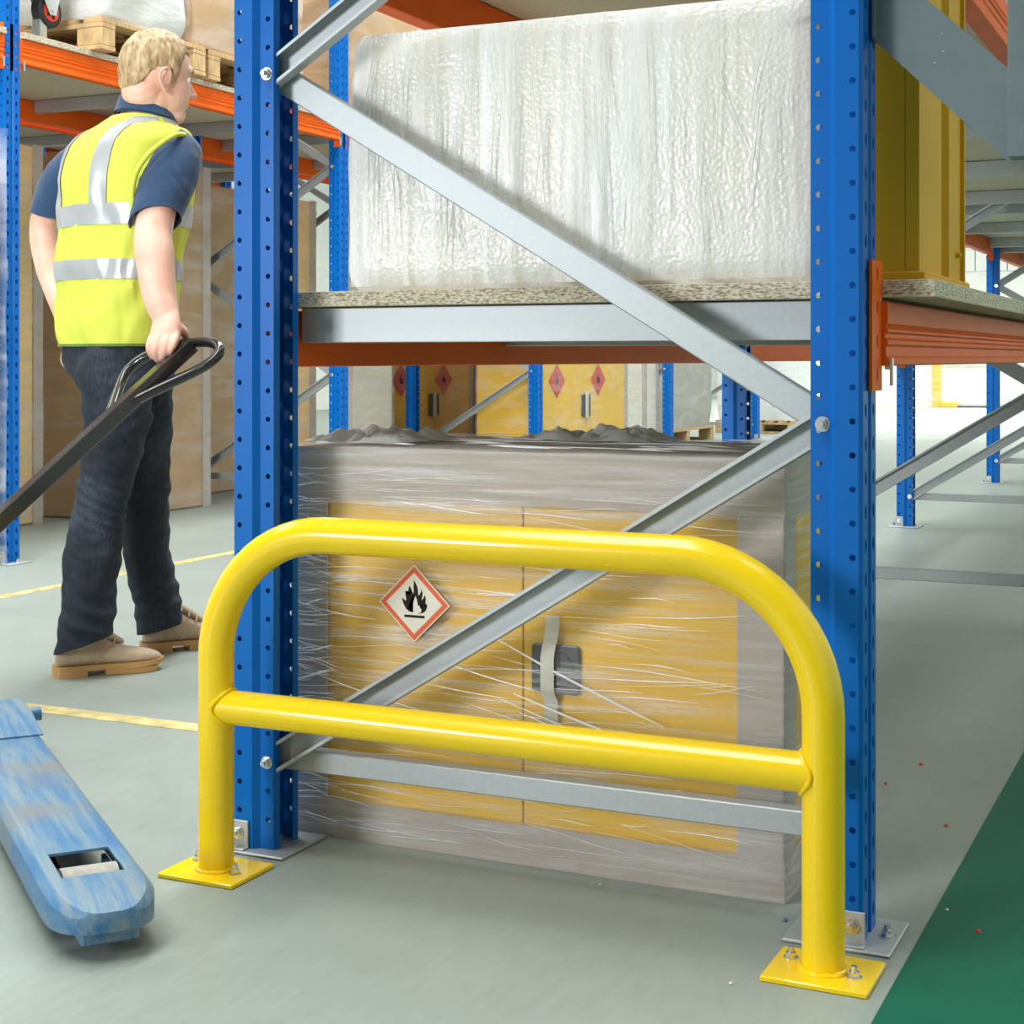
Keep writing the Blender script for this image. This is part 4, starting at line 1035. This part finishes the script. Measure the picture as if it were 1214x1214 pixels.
# polo: collar and sleeves
def clothify(mb, vox, amp, fr, it=4, sq=(1, 1, 1), folds=()):
    me = fuse(mb, vox, it); bm = bmesh.new(); bm.from_mesh(me); bm.normal_update()
    for v in bm.verts:
        c = v.co; d = amp*noise.noise(Vector((c.x*fr*sq[0], c.y*fr*sq[1], c.z*fr*sq[2])))+amp*.5*noise.noise(Vector((c.x*fr*2.3*sq[0]+5, c.y*fr*2.3*sq[1], c.z*fr*2.3*sq[2])))
        for (fp, r, a, k, sl) in folds:
            g_ = math.exp(-((c-fp).length/r)**2)
            if g_ > .01: d += a*g_*math.sin((c.z+sl*c.x)*k)
        v.co += v.normal*d
    bm.to_mesh(me); bm.free(); smooth(me, 180); me.materials.clear(); return me
def cut(me, co, no, keep_below=False):
    bm = bmesh.new(); bm.from_mesh(me)
    bmesh.ops.bisect_plane(bm, geom=bm.verts[:]+bm.edges[:]+bm.faces[:], plane_co=co, plane_no=no, clear_outer=True)
    bm.to_mesh(me); bm.free(); return me
sl = MB(); limb(sl, [P(192, 182, 4.33), P(207, 186, 4.278), P(199, 216, 4.235), P(186, 252, 4.19), P(181, 285, 4.16)], [.062, .071, .071, .064, .064], 24)
me = clothify(sl, .006, .0035, 16, folds=((P(195, 225, 4.2), .06, .0018, 150, 1.6),))
ad = (P(181, 275, 4.16)-P(186, 245, 4.2)).normalized()
cut(me, P(183, 258, 4.17), ad+Vector((.25, .0, 0)))
me = bake(me, [('SOLIDIFY', dict(thickness=.004, offset=1))]); smooth(me, 60); me.name = 'sleeve'; me.materials.clear(); slr = link('sleeve', me, M['navy'], per)
mb = MB(); 
cc = P(185, 256, 4.175); u_ = ad.cross(Vector((0, 1, 0))).normalized(); w_ = ad.cross(u_)
sl2 = MB(); limb(sl2, [P(104, 190, 4.46), P(90, 197, 4.50), P(71, 225, 4.54), P(59, 258, 4.57), P(56, 280, 4.58)], [.05, .056, .060, .057, .057], 24)
me = clothify(sl2, .006, .003, 16); a2 = (P(54, 275, 4.58)-P(62, 235, 4.55)).normalized(); cut(me, P(57, 251, 4.57), a2+Vector((.1, 0, 0)))
me = bake(me, [('SOLIDIFY', dict(thickness=.004, offset=1))]); smooth(me, 60); me.name = 'sleeve'; me.materials.clear(); link('sleeve', me, M['navy'], per)
mb = MB(); rings = []
for (dz, r, o) in ((-.035, .083, .0), (-.005, .076, .0), (.014, .071, 0), (.016, .073, 0), (.0, .079, 0), (-.03, .088, 0)):
    c = P(174, 130, 4.38); ring = []
    for k in range(40):
        a = 2*math.pi*k/40; q = tr_*math.cos(a)*r*1.03+tf*math.sin(a)*r
        ring.append(c+q+Vector((0, 0, dz-.018*math.sin(a)+.004)))
    rings.append(ring)
mb.loft(rings, caps=False); put('collar', mb, M['navy'], per, 60)

# hi-vis vest
ZS = [P(0, py)[2] for py, *_ in TR]
def tor(z):
    for i in range(len(TR)-1):
        if ZS[i] <= z <= ZS[i+1] or i == len(TR)-2:
            t = (z-ZS[i])/(ZS[i+1]-ZS[i]); t = max(0, min(1, t)); A, B = TR[i], TR[i+1]
            return [A[k]+(B[k]-A[k])*t for k in range(4)]
def surf(th, z, off=0):
    py, px, a, b = tor(max(z, ZS[0])); c = P(px, py); c.z = z
    cc, ss = math.cos(th), math.sin(th); e = 2.3
    q = tr_*(a+off)*math.copysign(abs(cc)**(2/e), cc)+tf*(b+off)*math.copysign(abs(ss)**(2/e), ss)
    w_ = .005*noise.noise(Vector((cc*2.0, ss*2.0, z*5)))*min(1, (1.5-z)*6)+.011*noise.noise(Vector((cc*3+z*5, ss*3, z*12-ss*3+4)))*min(1, max(0, (1.45-z)*5))+.006*noise.noise(Vector((cc*8+z*14, ss*8, z*8+9)))*min(1, max(0, (1.42-z)*4))
    return c+q+(tr_*cc+tf*ss)*w_
NT = 96; zh = P(0, 409)[2]; ztop = P(0, 139)[2]
mb = MB(); rings = []
for k in range(61):
    z = zh+(ztop-zh)*k/60
    rings.append([surf(2*math.pi*i/NT, z) for i in range(NT)])
for k in (60, 40, 20, 0):
    z = zh+(ztop-zh)*k/60
    rings.append([surf(2*math.pi*i/NT, z, -.004) for i in range(NT)])
mb.loft(rings, caps=False)
vest = put('hi_vis_vest', mb, M['hivis'], per, 60); vest['label'] = 'yellow hi-vis vest with grey reflective bands'
def bandmesh(name, fth, zs, mt, off=.003, n=NT, closed=True):
    mb = MB(); rings = []
    for z, o in [(zs[0], 0)]+[(z, off) for z in zs]+[(zs[-1], 0)]:
        th0, th1 = fth(z); rings.append([surf(th0+(th1-th0)*i/n, z, o) for i in range(n if closed else n+1)])
    mb.loft(rings, caps=False, closed=closed); return put(name, mb, mt, vest, 60)
zz = lambda a, b, n=8: [P(0, a)[2]+(P(0, b)[2]-P(0, a)[2])*i/n for i in range(n+1)]
bandmesh('reflective_band', lambda z: (0, 2*math.pi), zz(272, 248), M['reflect'])
bandmesh('reflective_band', lambda z: (0, 2*math.pi), zz(334, 311), M['reflect'])
def lat(x0, x1, back):
    def f(z):
        py, px, a, b = tor(z); e = 2.3
        def th(x):
            q = max(-.999, min(.999, x/a)); c_ = abs(q)**(e/2); c_ = math.copysign(c_, q)
            return -math.acos(c_) if back else math.acos(c_)
        return th(x0), th(x1)
    return f
for s_ in (-1, 1):
    for back in (True, False):
        x0, x1 = (.078, .128) if s_ > 0 else (-.128, -.078)
        bandmesh('reflective_brace', lat(x0, x1, back), zz(249, 144, 24), M['reflect'], n=8, closed=False)
bandmesh('hem_binding', lambda z: (0, 2*math.pi), zz(411, 408, 2), M['piping'], .002)
# bound armhole edge of the vest over the near sleeve
mb = MB(); rg = spl([P(158, 256, 4.175), P(157, 228, 4.165), P(162, 204, 4.155), P(175, 184, 4.155), P(192, 169, 4.17), P(208, 160, 4.205), P(219, 160, 4.25)], 5)
mb.tube(rg, .007, 8); put('armhole_binding', mb, M['hivis'], vest, 60)

# jeans
jb = MB()
jb.loft([ell(P(px, py), a, b) for py, px, a, b in ((462, 142, .12, .10), (440, 142, .170, .130), (425, 141, .178, .134), (408, 140, .176, .130), (395, 140, .172, .126))])
limb(jb, [P(137, 440, 4.30), P(138, 500, 4.29), P(131, 545, 4.28), P(120, 600, 4.27), P(109, 668, 4.26), P(104, 735, 4.26), P(99, 775, 4.26)], [.105, .090, .077, .071, .077, .068, .078], 24)
limb(jb, [P(162, 440, 4.42), P(166, 500, 4.45), P(169, 560, 4.49), P(172, 620, 4.53), P(176, 668, 4.56), P(184, 705, 4.58), P(191, 752, 4.60)], [.105, .088, .077, .068, .066, .068, .066], 24)
me = clothify(jb, .0065, .008, 11, 3, (1, 1, 1.5), folds=((P(115, 600, 4.2), .10, .0045, 210, .5), (P(104, 735, 4.2), .075, .007, 115, .35), (P(190, 712, 4.54), .075, .007, 120, -.3), (P(172, 470, 4.3), .10, .004, 150, -1.0), (P(140, 520, 4.2), .1, .003, 120, 1.2)))
# hems: two slanted cuts, one per leg
def legcut(me, co, no, xs):
    bm = bmesh.new(); bm.from_mesh(me)
    fs = [f for f in bm.faces if xs(f.calc_center_median())]
    es = list({e for f in fs for e in f.edges}); vs = list({v for f in fs for v in f.verts})
    bmesh.ops.bisect_plane(bm, geom=vs+es+fs, plane_co=co, plane_no=no, clear_outer=True)
    dl = [v for v in bm.verts if xs(v.co) and (v.co-co).dot(no) > .0008]
    bmesh.ops.delete(bm, geom=dl, context='VERTS')
    bm.to_mesh(me); bm.free()
mz = P(0, 700)[2]
legcut(me, P(97, 764, 4.26), Vector((.33, 0, -1)), lambda c: c.z < mz and c.y < .03)
legcut(me, P(190, 745, 4.60), Vector((.25, 0, -1)), lambda c: c.z < mz and c.y >= .03)
me = bake(me, [('SOLIDIFY', dict(thickness=.004, offset=-1))]); smooth(me, 180); me.name = 'jeans'; me.materials.clear()
link('jeans', me, M['denim'], per)

# boots
def boot(heel, ang):
    d = Vector((math.cos(ang), math.sin(ang), 0)); s_ = Vector((d.y, -d.x, 0))
    def B(x, y, z): return heel+d*x+s_*y+Vector((0, 0, z))
    st = [(.004, .026, .085), (.02, .036, .115), (.055, .040, .130), (.095, .041, .128), (.125, .042, .108), (.155, .044, .085), (.19, .048, .070), (.225, .050, .064), (.255, .046, .058), (.28, .034, .050), (.294, .014, .040)]
    mb = MB(); rings = []
    for x, hw2_, h_ in st:
        r = []
        for k in range(24):
            a = 2*math.pi*k/24; cy_, cz_ = math.cos(a), math.sin(a)
            zz_ = .026+(h_-.026)*(.5+.5*math.copysign(abs(cz_)**.8, cz_)); top_n = 1-.45*max(0, (zz_-.05)/.08)
            r.append(B(x, hw2_*math.copysign(abs(cy_)**.75, cy_)*top_n, zz_))
        rings.append(r)
    mb.loft(rings)
    m_ = bake(weld(mb.mesh('boot'), 1e-6), [('SUBSURF', dict(levels=1))]); smooth(m_, 180); m_.name = 'boot'; m_.materials.clear()
    bt = link('boot', m_, M['suede'], per)
    mb = MB(); limb(mb, [B(.07, 0, .09), B(.075, 0, .125)], [.040, .040], 18); put('boot_shaft', mb, M['suede'], bt, 180)
    ol = [(0, .020), (.012, .034), (.05, .042), (.10, .038), (.15, .043), (.21, .053), (.25, .051), (.28, .038), (.297, .016), (.3, 0)]
    full = ol+[(x, -y) for x, y in ol[::-1] if y > 0]
    mb = MB(); mb.loft([[B(x, y, .016+.006*max(0, (x-.22)/.08)) for x, y in full], [B(x, y*1.02, .030+.004*max(0, (x-.22)/.08)) for x, y in full]]); put('sole', mb, M['solegum'], bt, 30)
    hl = [(0, .020), (.012, .034), (.05, .041), (.085, .039)]; hl = hl+[(x, -y) for x, y in hl[::-1]]
    mb = MB(); mb.loft([[B(x, y, 0) for x, y in hl], [B(x, y, .0165) for x, y in hl]]); put('heel', mb, M['solegum'], bt, 30)
    fr = [(.135, .040), (.21, .051), (.25, .049), (.275, .036)]; fr = fr+[(x, -y) for x, y in fr[::-1]]
    mb = MB(); mb.loft([[B(x, y, 0.001) for x, y in fr], [B(x, y, .0165) for x, y in fr]]); put('sole_tread', mb, M['solegum'], bt, 30)
    # tongue flap, laces and seam
    mb = MB(); limb(mb, [B(.10, 0, .135), B(.14, 0, .108), B(.175, 0, .086)], [.018, .020, .016], 14, (Vector((0, 0, 1)), .45)); put('tongue', mb, M['suede'], bt, 180)
    for i in range(3):
        x = .112+.022*i; z = .128-.016*i
        mb = MB(); mb.tube([B(x, -.034, z-.012), B(x+.004, -.012, z+.004), B(x+.006, .012, z+.004), B(x, .034, z-.012)], .0028, 8); put('lace', mb, M['lace'], bt, 60)
    mb = MB(); mb.tube(spl([B(.105, .0465, .035), B(.125, .045, .062), B(.15, .041, .078), B(.18, .030, .082)], 4), .0014, 6); put('seam', mb, M['lace'], bt, 60)
    return bt
boot(P(63, 803, 4.262)*1 - Vector((0, 0, P(63, 803, 4.262).z)), math.radians(25))
boot(P(167, 773, 4.62) - Vector((0, 0, P(167, 773, 4.62).z)), math.radians(25))

# ------------------------------------------------------------------ litter on the floor
def chip(label, px, py, mt, group=None, r=.004):
    d = .865*1862/(py-424.5); q = at(px, py, d); rng = random.Random(px)
    mb = MB(); n = 6; ring = [(q.x+r*rng.uniform(.5, 1.2)*math.cos(2*math.pi*i/n), q.y+r*rng.uniform(.5, 1.2)*math.sin(2*math.pi*i/n)) for i in range(n)]
    mb.loft([[(x, y, .0013) for x, y in ring], [(q.x+(x-q.x)*.7, q.y+(y-q.y)*.7, .0013+r*.6) for x, y in ring]])
    return tag(put('plastic_chip', mb, mt, sm=0), label, 'chip', group)
for px, py, w_ in ((1050, 930, 'just right of the front right post'), (1092, 907, 'in the shade, farthest off'), (1122, 980, 'near the edge of the green paint'), (1160, 1106, 'on the green painted floor')):
    chip('tiny orange-red chip on the floor, '+w_, px, py, M['plasticred'], 'red chips on the floor', .005)
chip('tiny blue chip on the floor left of the right guard foot', 930, 1092, M['truck'], None, .005)
for px, py, w_ in ((866, 1167, 'left of the right guard foot'), (712, 1050, 'below the wrapped low cabinet'), (1123, 1080, 'on the green painted floor'), (432, 995, 'by the left corner of the low cabinet')):
    chip('tiny pale crumb on the floor, '+w_, px, py, M['cream'], 'pale crumbs on the floor', .0035)
